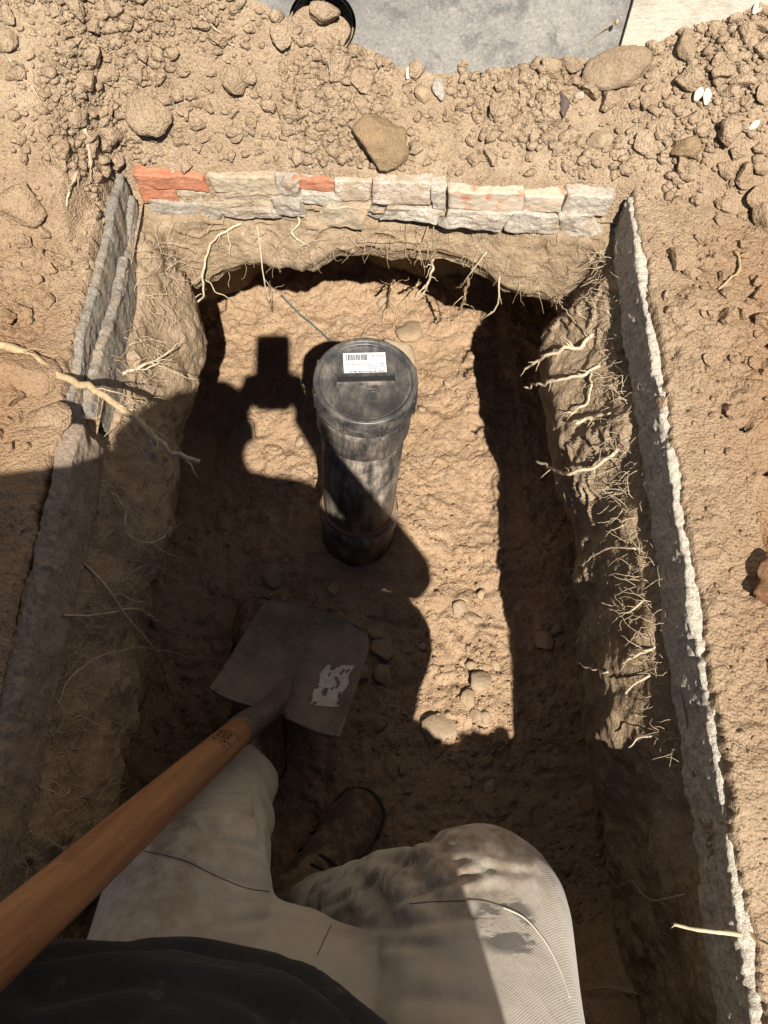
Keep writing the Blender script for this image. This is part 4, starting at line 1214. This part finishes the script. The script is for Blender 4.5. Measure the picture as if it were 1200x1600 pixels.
def put_piece(name, me, parent, loc, nor, rad, sink=0.3, flat=0.75, elong=1.25):
    o = bpy.data.objects.new(name, me); COL.objects.link(o); o.parent = parent
    o.location = Vector(loc) + Vector(nor) * rad * (flat - sink * 2 * flat)
    q = Vector(nor).to_track_quat('Z', 'Y') @ Matrix.Rotation(rg.uniform(0, 6.28), 3, 'Z').to_quaternion()
    o.rotation_euler = q.to_euler()
    o.scale = (rad * rg.uniform(1, elong), rad * rg.uniform(0.8, 1.05), rad * flat * rg.uniform(0.8, 1.15))
    return o
def piece_px(px, py, rpx, sink=0.28, flat=0.75, kind=None):
    loc, nor, k, dist = hit(px, py)
    t = (loc - CAM).dot(Vector((0, CP, -SP)))
    rad = rpx / 1200.0 * t
    par = {'ground': ground, 'wall': wall_skin, 'floor': floor}[k]
    if k == 'floor':
        return put_piece('stone', rg.choice(STONES), par, loc, nor, rad, sink, flat)
    return put_piece('clod', rg.choice(CLODS3 if rpx > 9 else CLODS), par, loc, nor, rad, sink, flat)

# big ones that stand out are things of their own
def rock(name, px, py, sx, sy, sz, mat, label, seed, rot=0, sink=0.3, cat='stone', planes=11, rough=0.12, tilt=(0, 0), group=None):
    loc, nor, k, dist = hit(px, py)
    t = (loc - CAM).dot(Vector((0, CP, -SP))) / 1200.0
    V, F = stone_verts(4, seed, planes, rough)
    V = V * (1 + 0.035 * fbm3(V + seed, 5.0, 4, seed + 8, 0.7))[:, None]
    me = mesh_np(name, V * np.array([sx, sy, sz]) * t, F)
    o = link(name, me, M['soil_top'] if mat == M['clod'] else mat)
    q = nor.to_track_quat('Z', 'Y')
    up = q @ Vector((0, 1, 0))
    # keep the long side across the picture
    ax = (Vector((1, 0, 0)) - nor * nor.x).normalized(); ay = nor.cross(ax)
    m = Matrix((ax, ay, nor)).transposed() @ Matrix.Rotation(R(rot), 3, 'Z') @ Matrix.Rotation(R(tilt[0]), 3, 'X') @ Matrix.Rotation(R(tilt[1]), 3, 'Y')
    o.rotation_euler = m.to_euler()
    o.location = loc + nor * sz * t * (1 - 2 * sink)
    tag(o, label, cat, group)
    return o
rock('boulder', 955, 114, 60, 30, 24, M['rock'], 'broad flat tan boulder on the bank just below the concrete wall', 71, 12, 0.2)
rock('stone', 592, 226, 47, 44, 26, M['ochre_stone'], 'large brown rounded stone at foot of bank above middle of brick edging', 72, 0, 0.15)
rock('soil_clod', 234, 182, 36, 38, 26, M['clod'], 'big rounded grey-tan clod on left part of the bank above orange brick', 73, 0, 0.3, 'clod')
rock('soil_clod', 1212, 922, 40, 46, 30, M['red_clod'], 'large reddish clod lying in a hollow at right edge of picture', 74, 0, 0.15, 'clod', 9, 0.25)
rock('stone_shard', 878, 166, 10, 26, 9, M['dark_slate'], 'narrow dark purple-grey stone shard below the broad boulder', 75, 8, 0.2, 'stone', 14)
rock('stone', 1068, 232, 24, 22, 17, M['ochre_stone'], 'ochre stone among clods at right end of the bank', 76, 20, 0.25)
rock('stone', 1069, 78, 15, 25, 14, M['rock'], 'upright pointed tan stone on upper right bank beside rendered wall', 77, 15, 0.2)
rock('stone', 938, 221, 23, 15, 12, M['pebble'], 'pale angular stone on bare lower bank to right of centre', 78, -5, 0.3)
rock('soil_clod', 1137, 210, 19, 22, 19, M['clod'], 'square-edged clod casting dark shadow on right bank', 79, 10, 0.2, 'clod')
rock('soil_clod', 8, 66, 20, 19, 13, M['clod'], 'smooth egg-shaped clod at left edge near top', 80, 0, 0.25, 'clod', 5, 0.08)
rock('stone', 893, 103, 18, 16, 12, M['rock'], 'small brown stone against left end of the broad boulder', 81, 0, 0.25)
rock('stone', 660, 151, 17, 16, 10, M['pebble'], 'pale cream stone on bank below smooth concrete wall', 82, 0, 0.3)
rock('stone', 686, 143, 12, 20, 10, M['mortar_grey'], 'grey oval stone beside the pale cream stone', 83, 8, 0.3)
rock('soil_clod', 362, 128, 22, 24, 17, M['clod'], 'rounded clod with white fleck in middle of cloddy left bank', 84, 0, 0.28, 'clod')
rock('soil_clod', 505, 22, 24, 22, 22, M['clod'], 'tan clod blocking lower half of the round pipe opening', 85, 0, 0.2, 'clod', 8)
rock('brick_chip', 905, 150, 9, 7, 5, M['brick_pale'], 'pinkish brick chip touching underside of the broad boulder', 86, 0, 0.2, 'stone')
rock('paper_chip', 484, 260, 5, 6, 1.5, M['leaf'], 'tiny white chip on soil just behind the orange brick chip', 87, 0, 0.2, 'chip')
rock('soil_clod', 40, 585, 58, 40, 22, M['clod'], 'broad cracked plate of soil at left edge under the thick root', 88, -10, 0.35, 'clod', 6, 0.1)
rock('soil_clod', 75, 655, 40, 30, 18, M['clod'], 'cracked soil plate just below the thick root on left ground', 89, 15, 0.35, 'clod', 7, 0.12)
rock('soil_clod', 35, 320, 42, 34, 20, M['clod'], 'reddish lump of soil at left edge beside grey twig', 90, 0, 0.35, 'clod', 7, 0.15)

# clods that can be told apart in the photograph
SPOTS = [(118, 182, 15), (140, 215, 12), (96, 230, 18), (30, 300, 14), (290, 260, 14), (300, 150, 10), (325, 165, 11), (285, 105, 13), (345, 60, 16), (330, 115, 9), (180, 15, 17), (118, 12, 18), (145, 40, 15), (185, 58, 10),
         (530, 110, 26), (560, 130, 20), (560, 165, 14), (420, 165, 14), (395, 190, 12), (310, 195, 14), (290, 175, 11), (365, 175, 10), (365, 208, 16), (250, 120, 14), (215, 115, 16), (175, 110, 13), (270, 80, 12), (415, 140, 14), (265, 40, 12), (240, 10, 12),
         (745, 145, 13), (760, 210, 14), (790, 200, 11), (880, 215, 14), (835, 215, 13), (820, 150, 14), (800, 130, 11), (770, 120, 12), (720, 105, 14), (700, 95, 22), (650, 115, 16), (675, 180, 9), (700, 180, 10), (650, 230, 14), (1020, 100, 12), (985, 130, 14), (1075, 130, 26), (1130, 110, 20),
         (1010, 160, 14), (1005, 225, 18), (1040, 240, 12), (1075, 265, 17), (1110, 215, 10), (1160, 275, 20), (1150, 240, 14), (1190, 265, 18), (1185, 235, 12), (1130, 265, 14), (1185, 310, 22), (1165, 55, 20), (1185, 40, 14), (1195, 80, 24), (1140, 75, 14), (1160, 125, 18), (1190, 150, 16), (1140, 145, 13), (1165, 165, 12),
         (1100, 420, 18), (1065, 415, 26), (1130, 435, 10), (1195, 345, 26), (1135, 500, 18), (1190, 505, 24), (1045, 465, 10), (1050, 485, 9), (1110, 490, 10), (1175, 570, 12), (1145, 650, 16), (1120, 625, 7), (1080, 465, 6), (1135, 330, 10), (1160, 340, 9), (1160, 385, 10),
         (60, 440, 14), (30, 465, 12), (15, 500, 16), (120, 395, 12), (105, 415, 10), (70, 365, 11), (150, 335, 9), (130, 470, 8), (60, 520, 10), (15, 700, 12), (40, 700, 10), (20, 620, 22), (140, 570, 9)]
for px, py, rp in SPOTS: piece_px(px, py, rp)
cnt = len(SPOTS)
tries = 0
while cnt < 284 and tries < 4000:
    tries += 1
    z = rg.random()
    if z < 0.66: px, py = rg.uniform(0, 1200), rg.uniform(0, 262)
    elif z < 0.80: px, py = rg.uniform(0, 190), rg.uniform(250, 700)
    else: px, py = rg.uniform(1040, 1200), rg.uniform(280, 720) if rg.random() < .6 else rg.uniform(300, 1450)
    loc, nor, k, dist = hit(px, py)
    if k != 'ground' or loc.y > WALL_Y - 0.01: continue
    if fbm2(np.array([px]), np.array([py]), 0.008, 2, 5)[0] < -0.15 and rg.random() < 0.75: continue
    piece_px(px, py, min(20, 6.0 + rg.expovariate(1 / 4.2)), rg.uniform(0.20, 0.38))
    cnt += 1
for k in range(14):          # unseen clods added on the near rim to break up its shadow edge
    x = 0.05 + 0.25 * k / 13 + rg.uniform(-.01, .01); y = YN - 0.008 + rg.uniform(-.012, .008)
    put_piece('clod', rg.choice(CLODS), ground, (x, y, float(H(np.array(x), np.array(y)))), (0, 0, 1), rg.uniform(0.008, 0.026), 0.35)
# stones on the trench floor
for px, py, rp in [(748, 1063, 19), (735, 1040, 9), (733, 1092, 14), (743, 1118, 12), (757, 1122, 11), (690, 1138, 26), (775, 1040, 9), (717, 952, 14), (738, 965, 11), (745, 970, 10), (765, 1232, 12), (800, 1250, 7), (795, 1198, 6), (700, 1115, 5),
                   (850, 1000, 20), (870, 985, 12), (700, 1140, 6), (735, 1190, 8), (665, 1190, 5), (640, 1160, 8), (585, 990, 14), (560, 1050, 18), (595, 1010, 22), (520, 920, 12), (430, 900, 22), (380, 680, 26), (345, 660, 20), (470, 690, 10), (600, 1055, 16), (615, 560, 40), (640, 520, 30),
                   (690, 740, 6), (700, 760, 5), (650, 820, 6), (735, 700, 6), (660, 640, 7), (700, 600, 6), (720, 830, 6), (760, 880, 7), (600, 475, 10), (400, 560, 5), (420, 510, 5)]:
    piece_px(px, py, rp, 0.35, 0.6 if rp < 20 else 0.35)
for _ in range(70):
    x, y = rg.uniform(-0.40, 0.32), rg.uniform(0.02, 1.2)
    put_piece('stone', rg.choice(STONES), floor, (x, y, float(HF(np.array(x), np.array(y)))), (0, 0, 1), min(0.014, 0.003 + rg.expovariate(1 / 0.0028)), 0.3, 0.7)

def crumbs(name, n, place, rmin, rmean, seed, mat, parent):
    r_ = np.random.RandomState(seed)
    base = [stone_verts(1, 500 + i, 7, 0.35, (0.4, 0.85))[0] for i in range(12)]; F = ICO[1][1]
    P = place(r_, n); n = len(P)
    rad = rmin + r_.exponential(rmean, n); rad = np.minimum(rad, rmin + 4 * rmean)
    nv = len(base[0]); which = r_.randint(0, 12, n)
    B = np.array(base)[which]
    a = r_.uniform(0, 6.28, n); c, s = np.cos(a), np.sin(a)
    sc = np.stack([rad * r_.uniform(0.9, 1.35, n), rad * r_.uniform(0.75, 1.05, n), rad * r_.uniform(0.55, 0.9, n)], 1)
    B = B * sc[:, None, :]
    B = np.stack([B[..., 0] * c[:, None] - B[..., 1] * s[:, None], B[..., 0] * s[:, None] + B[..., 1] * c[:, None], B[..., 2]], -1)
    B = B + P[:, None, :] + np.stack([rad * 0, rad * 0, rad * 0.2], 1)[:, None, :]
    Fa = (F[None] + (np.arange(n) * nv)[:, None, None]).reshape(-1, 3)
    o = link(name, mesh_np(name, B.reshape(-1, 3), Fa), mat, parent)
    o['kind'] = 'stuff'
    return o
def place_ground(r_, n):
    x = r_.uniform(-0.80, 0.80, n * 4); y = r_.uniform(-0.28, WALL_Y - 0.004, n * 4)
    bank = sstep(0.74, 0.90, y)
    dens = 0.22 + 0.78 * bank
    dens = dens * np.clip(0.1 + 1.1 * sstep(-0.25, 0.35, fbm2(x / K, y / K, 3.5, 3, 59)), 0.04, 1)
    ok = (edge_dist(x, y) > 0.018) & (r_.uniform(0, 1, n * 4) < dens)
    x, y = x[ok][:n], y[ok][:n]
    return np.stack([x, y, Hs(x, y)], 1)
def place_bank(r_, n):
    x = r_.uniform(-0.78, 0.78, n * 4); y = r_.uniform(0.85, WALL_Y - 0.004, n * 4)
    d = np.clip(0.06 + 1.1 * sstep(-0.25, 0.35, fbm2(x / K, y / K, 3.5, 3, 59)), 0.03, 1)
    ok = (edge_dist(x, y) > 0.015) & (r_.uniform(0, 1, n * 4) < d) & ((y > 0.90) | (np.abs(x) > 0.395))
    x, y = x[ok][:n], y[ok][:n]
    return np.stack([x, y, Hs(x, y)], 1)
def place_floor(r_, n):
    x = r_.uniform(-0.42, 0.34, n * 3); y = r_.uniform(-0.05, 1.25, n * 3)
    d = np.clip(0.35 + 1.3 * fbm2(x, y, 5.0, 3, 79), 0.05, 1)
    ok = r_.uniform(0, 1, n * 3) < d
    x, y = x[ok][:n], y[ok][:n]
    return np.stack([x, y, HF(x, y)], 1)
crumbs('soil_crumbs', 15000, place_ground, 0.0008, 0.0011, 1, M['soil_top'], ground)
crumbs('soil_crumbs', 9000, place_bank, 0.0020, 0.0026, 2, M['soil_top'], ground)
crumbs('soil_crumbs', 8000, place_floor, 0.0009, 0.0013, 3, M['soil_floor'], floor)

# ------------------------------------------------------------------ roots
nrg = np.random.RandomState(5)
def pxpt(p):
    if len(p) == 3:
        loc, nor, _, _ = hit(p[0], p[1]); return loc + nor * p[2]
    if p[2] == 'z': return at_z(p[0], p[1], p[3])
    if p[2] == 'y': return at_y(p[0], p[1], p[3])
    return at_t(p[0], p[1], p[3])
def root_mesh(name, ctrl, r0, r1, wig=0.003, twigs=3, tl=0.03, n=28):
    P = smooth_path([tuple(c) for c in ctrl], n)
    L = np.linalg.norm(np.diff(P, axis=0), axis=1).sum()
    k = np.linspace(0, 1, n)
    sd = nrg.randint(1000)
    off = np.stack([noise2(k * L * 55, k * 0 + 3 * i, sd + i) for i in range(3)], 1) * wig
    P = P + off * sstep(0, 0.1, k)[:, None]
    rad = r0 + (r1 - r0) * k; rad = rad * (1 + 0.22 * noise2(k * L * 120, k * 0, sd + 9))
    a = Acc(); a.add(*tube(P, rad, 8))
    for _ in range(twigs):
        i = nrg.randint(3, n - 1)
        d = P[min(i + 1, n - 1)] - P[i - 1]; d /= np.linalg.norm(d) + 1e-9
        v = nrg.normal(size=3); v = v - d * v.dot(d); v /= np.linalg.norm(v); v = v * 0.8 + d * 0.7
        ln = tl * nrg.uniform(0.4, 1.2); m = 8
        Q = P[i] + np.outer(np.linspace(0, 1, m), v) * ln
        Q = Q + np.cumsum(nrg.normal(size=(m, 3)) * ln * 0.05, 0) + np.outer(np.linspace(0, 1, m) ** 2, [0, 0, -0.35 * ln])
        a.add(*tube(Q, np.linspace(min(rad[i] * 0.45, 0.0012), 0.0003, m), 5))
    return a.mesh(name)
def root(label, pts, r0, r1, mat='root', wig=0.003, twigs=3, tl=0.03, name='root', cat='root'):
    wig *= 1.5; twigs = int(twigs * 1.6)
    C_ = [pxpt(p) for p in pts]
    f_ = 0.75 if name == 'root' else 0.9
    me = root_mesh(name, C_, r0 * f_, r1 * f_, wig, twigs, tl)
    org = C_[0]
    me.transform(Matrix.Translation(-org))
    o = link(name, me, M[mat]); o.location = org
    return tag(o, label, cat)
S = 0.006
root('thick tan root crossing the left kerb and pointing into the trench', [(-20, 536, .004), (40, 562, .010), (90, 585, 'z', .014), (140, 606, 'z', .020), (205, 650, 'z', .014), (262, 700, 'z', -.002), (310, 724, 'z', -.018)], .0078, .0040, 'root_brown', .004, 7, .05)
root('forked pale roots on sunlit left soil face just above the thick root', [(183, 587, .002), (205, 574, .012), (228, 562, .020), (252, 550, .028)], .0038, .0014, 'root', .002, 5, .05)
root('thin brown root beside the forked pale roots on left soil face', [(135, 592, .004), (165, 572, .008), (195, 568, .014), (240, 556, .012)], .0018, .0010, 'root_brown', .003, 3, .03)
root('grey wrinkled twig lying on left ground near the far corner', [(130, 200, .002), (134, 225, .004), (136, 250, .004), (118, 268, .004), (110, 290, .003), (100, 320, .002)], .0032, .0018, 'root_grey', .004, 5, .03, 'twig', 'twig')
root('thin white root thread on soil at upper left', [(15, 92, .002), (32, 120, .003), (50, 136, .003), (62, 155, .001)], .0014, .0008, 'root', .002, 1, .02)
root('straight twig on cloddy bank above middle left', [(313, 24, .003), (340, 48, .006), (366, 72, .003)], .0016, .0010, 'root_grey', .002, 1, .02, 'twig', 'twig')
# roots poking out of the right soil face
root('thick pale root high on right soil face, uppermost of the pale roots', [(926, 522, .0), (916, 540, .012), (884, 562, .022), (850, 577, .034)], .0044, .0026, 'root', .003, 4, .02)
root('pale root on right soil face, second below the uppermost', [(938, 571, .0), (915, 588, .012), (890, 600, .022), (850, 606, .030)], .0034, .0022, 'root', .003, 4, .02)
root('forked pale root in middle of the right root cluster', [(926, 582, .002), (928, 612, .008), (918, 638, .012), (900, 655, .014)], .0026, .0016, 'root', .003, 4, .02)
root('short stubby pale root low in the right root cluster', [(954, 648, .0), (932, 657, .008), (911, 668, .014)], .0046, .0036, 'root', .002, 2, .02)
root('curved pale root like a hook, lowest of the right root cluster', [(968, 700, .0), (950, 724, .012), (915, 739, .022), (888, 729, .026), (865, 722, .028)], .0036, .0026, 'root', .003, 4, .02)
root('thin slanting root on upper right soil face near the far corner', [(868, 462, .002), (890, 492, .006), (920, 526, .004)], .0016, .0010, 'root', .002, 2, .02)
root('thin pale root against shaded right kerb beside the root cluster', [(953, 565, .002), (970, 585, .010), (978, 612, .012)], .0016, .0009, 'root', .002, 1, .02)
root('long thin pale root across lit soil at middle of right face', [(1000, 860, .004), (962, 858, .012), (938, 872, .014), (896, 890, .020)], .0016, .0011, 'root', .002, 2, .02)
root('short pale branched root below the long thin root on right face', [(1008, 938, .002), (996, 956, .008), (980, 952, .012), (970, 938, .014)], .0017, .0010, 'root', .002, 5, .02)
root('pale straight root crossing the lowest lit patch on right face', [(1030, 1006, .0), (1004, 1022, .010), (984, 1036, .012)], .0022, .0012, 'root', .002, 2, .025)
root('small curved white root at left of the lowest lit patch', [(952, 1050, .002), (934, 1046, .008), (919, 1034, .014)], .0017, .0010, 'root', .002, 0, .02)
root('short white root slanting at right of the lowest lit patch', [(1016, 1055, .0), (1004, 1066, .008), (990, 1085, .012)], .0021, .0014, 'root', .001, 1, .02)
root('small white root in shade below the lit patches on right face', [(1032, 1148, .0), (1010, 1150, .008), (996, 1163, .012)], .0018, .0011, 'root', .001, 0, .02)
root('wavy thin root in deep shade near bottom of right face', [(1072, 1398, .002), (1048, 1402, .010), (1018, 1392, .012), (1000, 1376, .012), (982, 1384, .016)], .0013, .0008, 'root_grey', .001, 1, .015)
root('white twig lying across the right kerb near bottom right', [(1158, 1461, 'z', .012), (1120, 1456, 'z', .018), (1085, 1452, 'z', .016), (1052, 1444, 'z', .010)], .0023, .0015, 'root', .0006, 1, .010, 'twig', 'twig')
root('dark curved twig on ground at bottom right corner', [(1152, 1428, .004), (1172, 1450, .006), (1200, 1482, .004)], .0022, .0018, 'root_brown', .002, 0, .02, 'twig', 'twig')
root('bent brown root half buried on right ground', [(1148, 395, .002), (1154, 420, .005), (1140, 440, .005), (1124, 452, .002)], .0028, .0018, 'root_brown', .002, 0, .02)
root('pale root on shaded trench floor at bottom right', [(915, 1556, .01), (960, 1552, .012), (990, 1560, .010), (1030, 1546, .010)], .0022, .0012, 'root_grey', .001, 1, .02)
# roots on the shaded left face
root('long branching root hanging on shaded left face beside the kerb', [(100, 962, .002), (135, 958, .012), (168, 950, .016), (215, 958, .020), (250, 976, .024), (294, 1028, .028)], .0018, .0010, 'root_grey', .003, 8, .05)
root('root crossing downwards on shaded left face under the long branching root', [(128, 880, .002), (150, 912, .012), (176, 950, .020), (205, 1005, .024), (262, 1078, .028)], .0020, .0010, 'root_grey', .003, 4, .04)
root('thin arching root on shaded left face above the shovel handle', [(75, 1125, .002), (95, 1070, .012), (135, 1030, .014), (175, 1015, .016), (225, 1018, .018)], .0013, .0008, 'root_grey', .002, 2, .03)
root('tangled root below the thick root on left face', [(168, 770, .004), (185, 800, .014), (180, 830, .018), (210, 842, .024), (232, 836, .030)], .0018, .0010, 'root_grey', .004, 9, .05)
root('root hanging from the thick root in left shade', [(236, 688, 'z', -.012), (228, 715, 'z', -.04), (230, 745, 'z', -.06), (218, 765, 'z', -.085)], .0017, .0009, 'root_grey', .003, 5, .04)
root('small forked root low on shaded left face', [(52, 1225, .002), (64, 1240, .012), (75, 1252, .014), (84, 1240, .016)], .0014, .0008, 'root_grey', .002, 2, .02)
# roots hanging over the undercut
YL = 0.868
root('long pale root hanging over left end of the undercut arch', [(378, 348, .002), (345, 362, .008), (322, 392, .010), (317, 425, 'y', YL + .01), (318, 455, 'y', YL), (312, 470, 'y', YL), (296, 480, 'y', YL - .004)], .0028, .0020, 'root', .002, 4, .03)
root('fine pale thread trailing from left end of the arch over trench floor', [(320, 432, .006), (345, 460, 'y', YL), (375, 470, 'y', YL + .02), (400, 482, 'y', YL + .04)], .0011, .0006, 'root', .002, 1, .02)
root('straight thin root on soil face left of centre under buff brick', [(357, 355, .004), (360, 385, .007), (357, 425, .004)], .0017, .0010, 'root', .002, 2, .02)
root('crooked pale root under grey mortar left of centre', [(462, 332, .004), (470, 346, .008), (462, 362, .009), (482, 382, .006)], .0024, .0013, 'root', .002, 4, .025)
root('branching root on soil face between the straight and crooked ones', [(402, 352, .004), (408, 372, .008), (412, 395, .008), (424, 420, .005)], .0015, .0008, 'root', .003, 6, .04)
root('curved brown root on soil face below the middle of the bricks', [(690, 345, .004), (672, 352, .010), (658, 372, .012), (642, 390, .008)], .0020, .0012, 'root_brown', .002, 4, .03)
root('stubby pale root hanging over middle of the arch', [(676, 402, .004), (674, 424, 'y', YL), (670, 440, 'y', YL), (661, 461, 'y', YL)], .0032, .0024, 'root', .002, 5, .025)
root('pale forked root hanging over right end of the arch', [(772, 446, .004), (778, 464, 'y', YL - .01), (776, 482, 'y', YL - .01), (756, 496, 'y', YL - .01)], .0030, .0018, 'root', .002, 5, .03)
root('thin root above right end of the arch', [(762, 392, .004), (748, 410, .008), (744, 432, .006), (737, 442, .008)], .0015, .0010, 'root', .002, 1, .02)
root('dark hanging root in the undercut behind pipe cap', [(733, 432, 'y', 0.94), (726, 460, 'y', 0.96), (718, 485, 'y', 0.99), (706, 500, 'y', 1.01)], .0042, .0024, 'root_brown', .003, 5, .03)
root('splayed root tuft rising from floor behind pipe cap', [(612, 448, 'y', 1.02), (606, 470, .03), (602, 490, .012), (598, 505, .002)], .0036, .0016, 'root_brown', .003, 9, .05)
root('slanting root end sticking out of shade behind pipe cap', [(652, 445, 'y', 1.04), (638, 464, .03), (622, 481, .006)], .0036, .0016, 'root_brown', .002, 3, .03)
# thin green cable on the floor
root('thin dark green cable lying on trench floor behind the pipe', [(440, 463, .004), (470, 493, .004), (500, 520, .004), (545, 565, .004), (570, 590, .003)], .0024, .0024, 'cable', .0008, 0, .01, 'cable', 'cable')

# fine root hairs: nobody could count them
def hairs(name, strands, r, ln, mat, pick, seed):
    r_ = np.random.RandomState(seed); a = Acc()
    for _ in range(strands):
        u, v = pick(r_)
        p = CW[v, u]; c = np.array([-0.02, 0.35, -0.2]); d = c - p; d[2] *= 0.2; d /= np.linalg.norm(d)
        m = 7; L = ln * r_.uniform(0.4, 1.3)
        stp = d * 0.35 + r_.normal(size=3) * 0.75; stp /= np.linalg.norm(stp)
        Q = [p - d * 0.004]
        for k in range(m):
            stp = stp + r_.normal(size=3) * 0.42 + np.array([0, 0, -0.14]) + d * 0.06; stp /= np.linalg.norm(stp)
            Q.append(Q[-1] + stp * L / m)
        a.add(*tube(Q, np.linspace(r, r * 0.35, len(Q)), 4, False))
    o = link(name, a.mesh(name), mat, wall_skin); o['kind'] = 'stuff'
_, _, _, WS = rounded_loop(280)
loopX, loopY, _, _ = rounded_loop(280)
uR = np.where((WS[0] > 0.6) & (loopY > 0.12))[0]; uL = np.where((WS[2] > 0.6) & (loopY > 0.0))[0]; uF = np.where(WS[1] > 0.6)[0]
uR2 = uR[(loopY[uR] > 0.40) & (loopY[uR] < 0.86)]
hairs('fine_roots', 850, 0.00055, 0.040, M['root_grey'], lambda r_: (r_.choice(uR), r_.randint(6, 15)), 1)
hairs('fine_roots', 200, 0.0007, 0.04, M['root'], lambda r_: (r_.choice(uR2), r_.randint(7, 18)), 4)
hairs('fine_roots', 750, 0.0006, 0.055, M['root_grey'], lambda r_: (r_.choice(uL), r_.randint(6, 20)), 2)
hairs('fine_roots', 320, 0.0005, 0.04, M['root_grey'], lambda r_: (r_.choice(uF), r_.randint(8, 25)), 3)

# ------------------------------------------------------------------ dry weeds and leaves on the bank
def weed(label, px, py, stems, h, mat, seed, head=0.0, name='dry_weed'):
    loc, nor, _, _ = hit(px, py); r_ = np.random.RandomState(seed)
    t = empty(name, loc)
    for k in range(stems):
        d = np.array([r_.normal() * 0.35, -0.05 + r_.normal() * 0.12, 1.0]); d /= np.linalg.norm(d); m = 9
        hh = h * r_.uniform(0.6, 1.0) if stems > 1 else h
        Q = np.outer(np.linspace(0, 1, m), d) * hh + np.outer(np.linspace(0, 1, m) ** 2, [r_.normal() * 0.3, r_.normal() * 0.1, -0.1]) * hh
        if stems > 3: Q = Q * np.array([1.6, 1, 0.45])
        a = Acc(); a.add(*tube(Q, np.linspace(0.0012, 0.0005, m), 5))
        link('stem', a.mesh('stem'), mat, t)
        if head:
            V, F, _ = ball(Q[-1], head, head, head * 1.3); a = Acc(); a.add(V, F); link('seed_head', a.mesh('seed_head'), mat, t)
    tag(t, label, 'weed')
weed('single dry stalk with seed head in front of grey concrete wall', 898, 88, 1, 0.075, M['root_brown'], 3, 0.0028)
weed('low tuft of dry stems between boulder and concrete wall', 925, 82, 8, 0.05, M['root_grey'], 6)
weed('thin dry stalk beside the round pipe opening', 590, 44, 1, 0.05, M['root_brown'], 8)
def leaf(label, px, py, w, h, rot, seed):
    loc, nor, _, _ = hit(px, py); t = (loc - CAM).length / 1200
    n = 9; P = []
    for i in range(n):
        s = i / (n - 1); ww = w * t * math.sin(math.pi * min(1, 0.06 + s * 0.92)) ** 0.8
        for j in range(5):
            q = j / 2 - 1
            P.append((q * ww, (s - 0.5) * 2 * h * t, 0.004 + 0.35 * ww * q * q + 0.002 * math.sin(s * 3)))
    me = mesh_np('dry_leaf', P, grid_faces(n, 5)); o = link('dry_leaf', me, M['leaf'])
    md = o.modifiers.new('thick', 'SOLIDIFY'); md.thickness = 0.0006
    ax = (Vector((1, 0, 0)) - nor * nor.x).normalized(); ay = nor.cross(ax)
    o.rotation_euler = (Matrix((ax, ay, nor)).transposed() @ Matrix.Rotation(R(rot), 3, 'Z')).to_euler()
    o.location = loc + nor * 0.002
    tag(o, label, 'leaf')
leaf('left one of two pale dry leaves side by side on right bank', 1090, 149, 5, 9, -25, 1)
leaf('right one of two pale dry leaves side by side on right bank', 1102, 154, 5, 11, -5, 2)
leaf('pale dry leaf at foot of rendered wall in top right corner', 1180, 14, 5, 9, -30, 3)
leaf('small pale leaf on right bank near right edge of picture', 1176, 196, 4, 8, -50, 4)
leaf('small cream leaf on bank left of the pale cream stone', 637, 116, 5, 10, -15, 5)
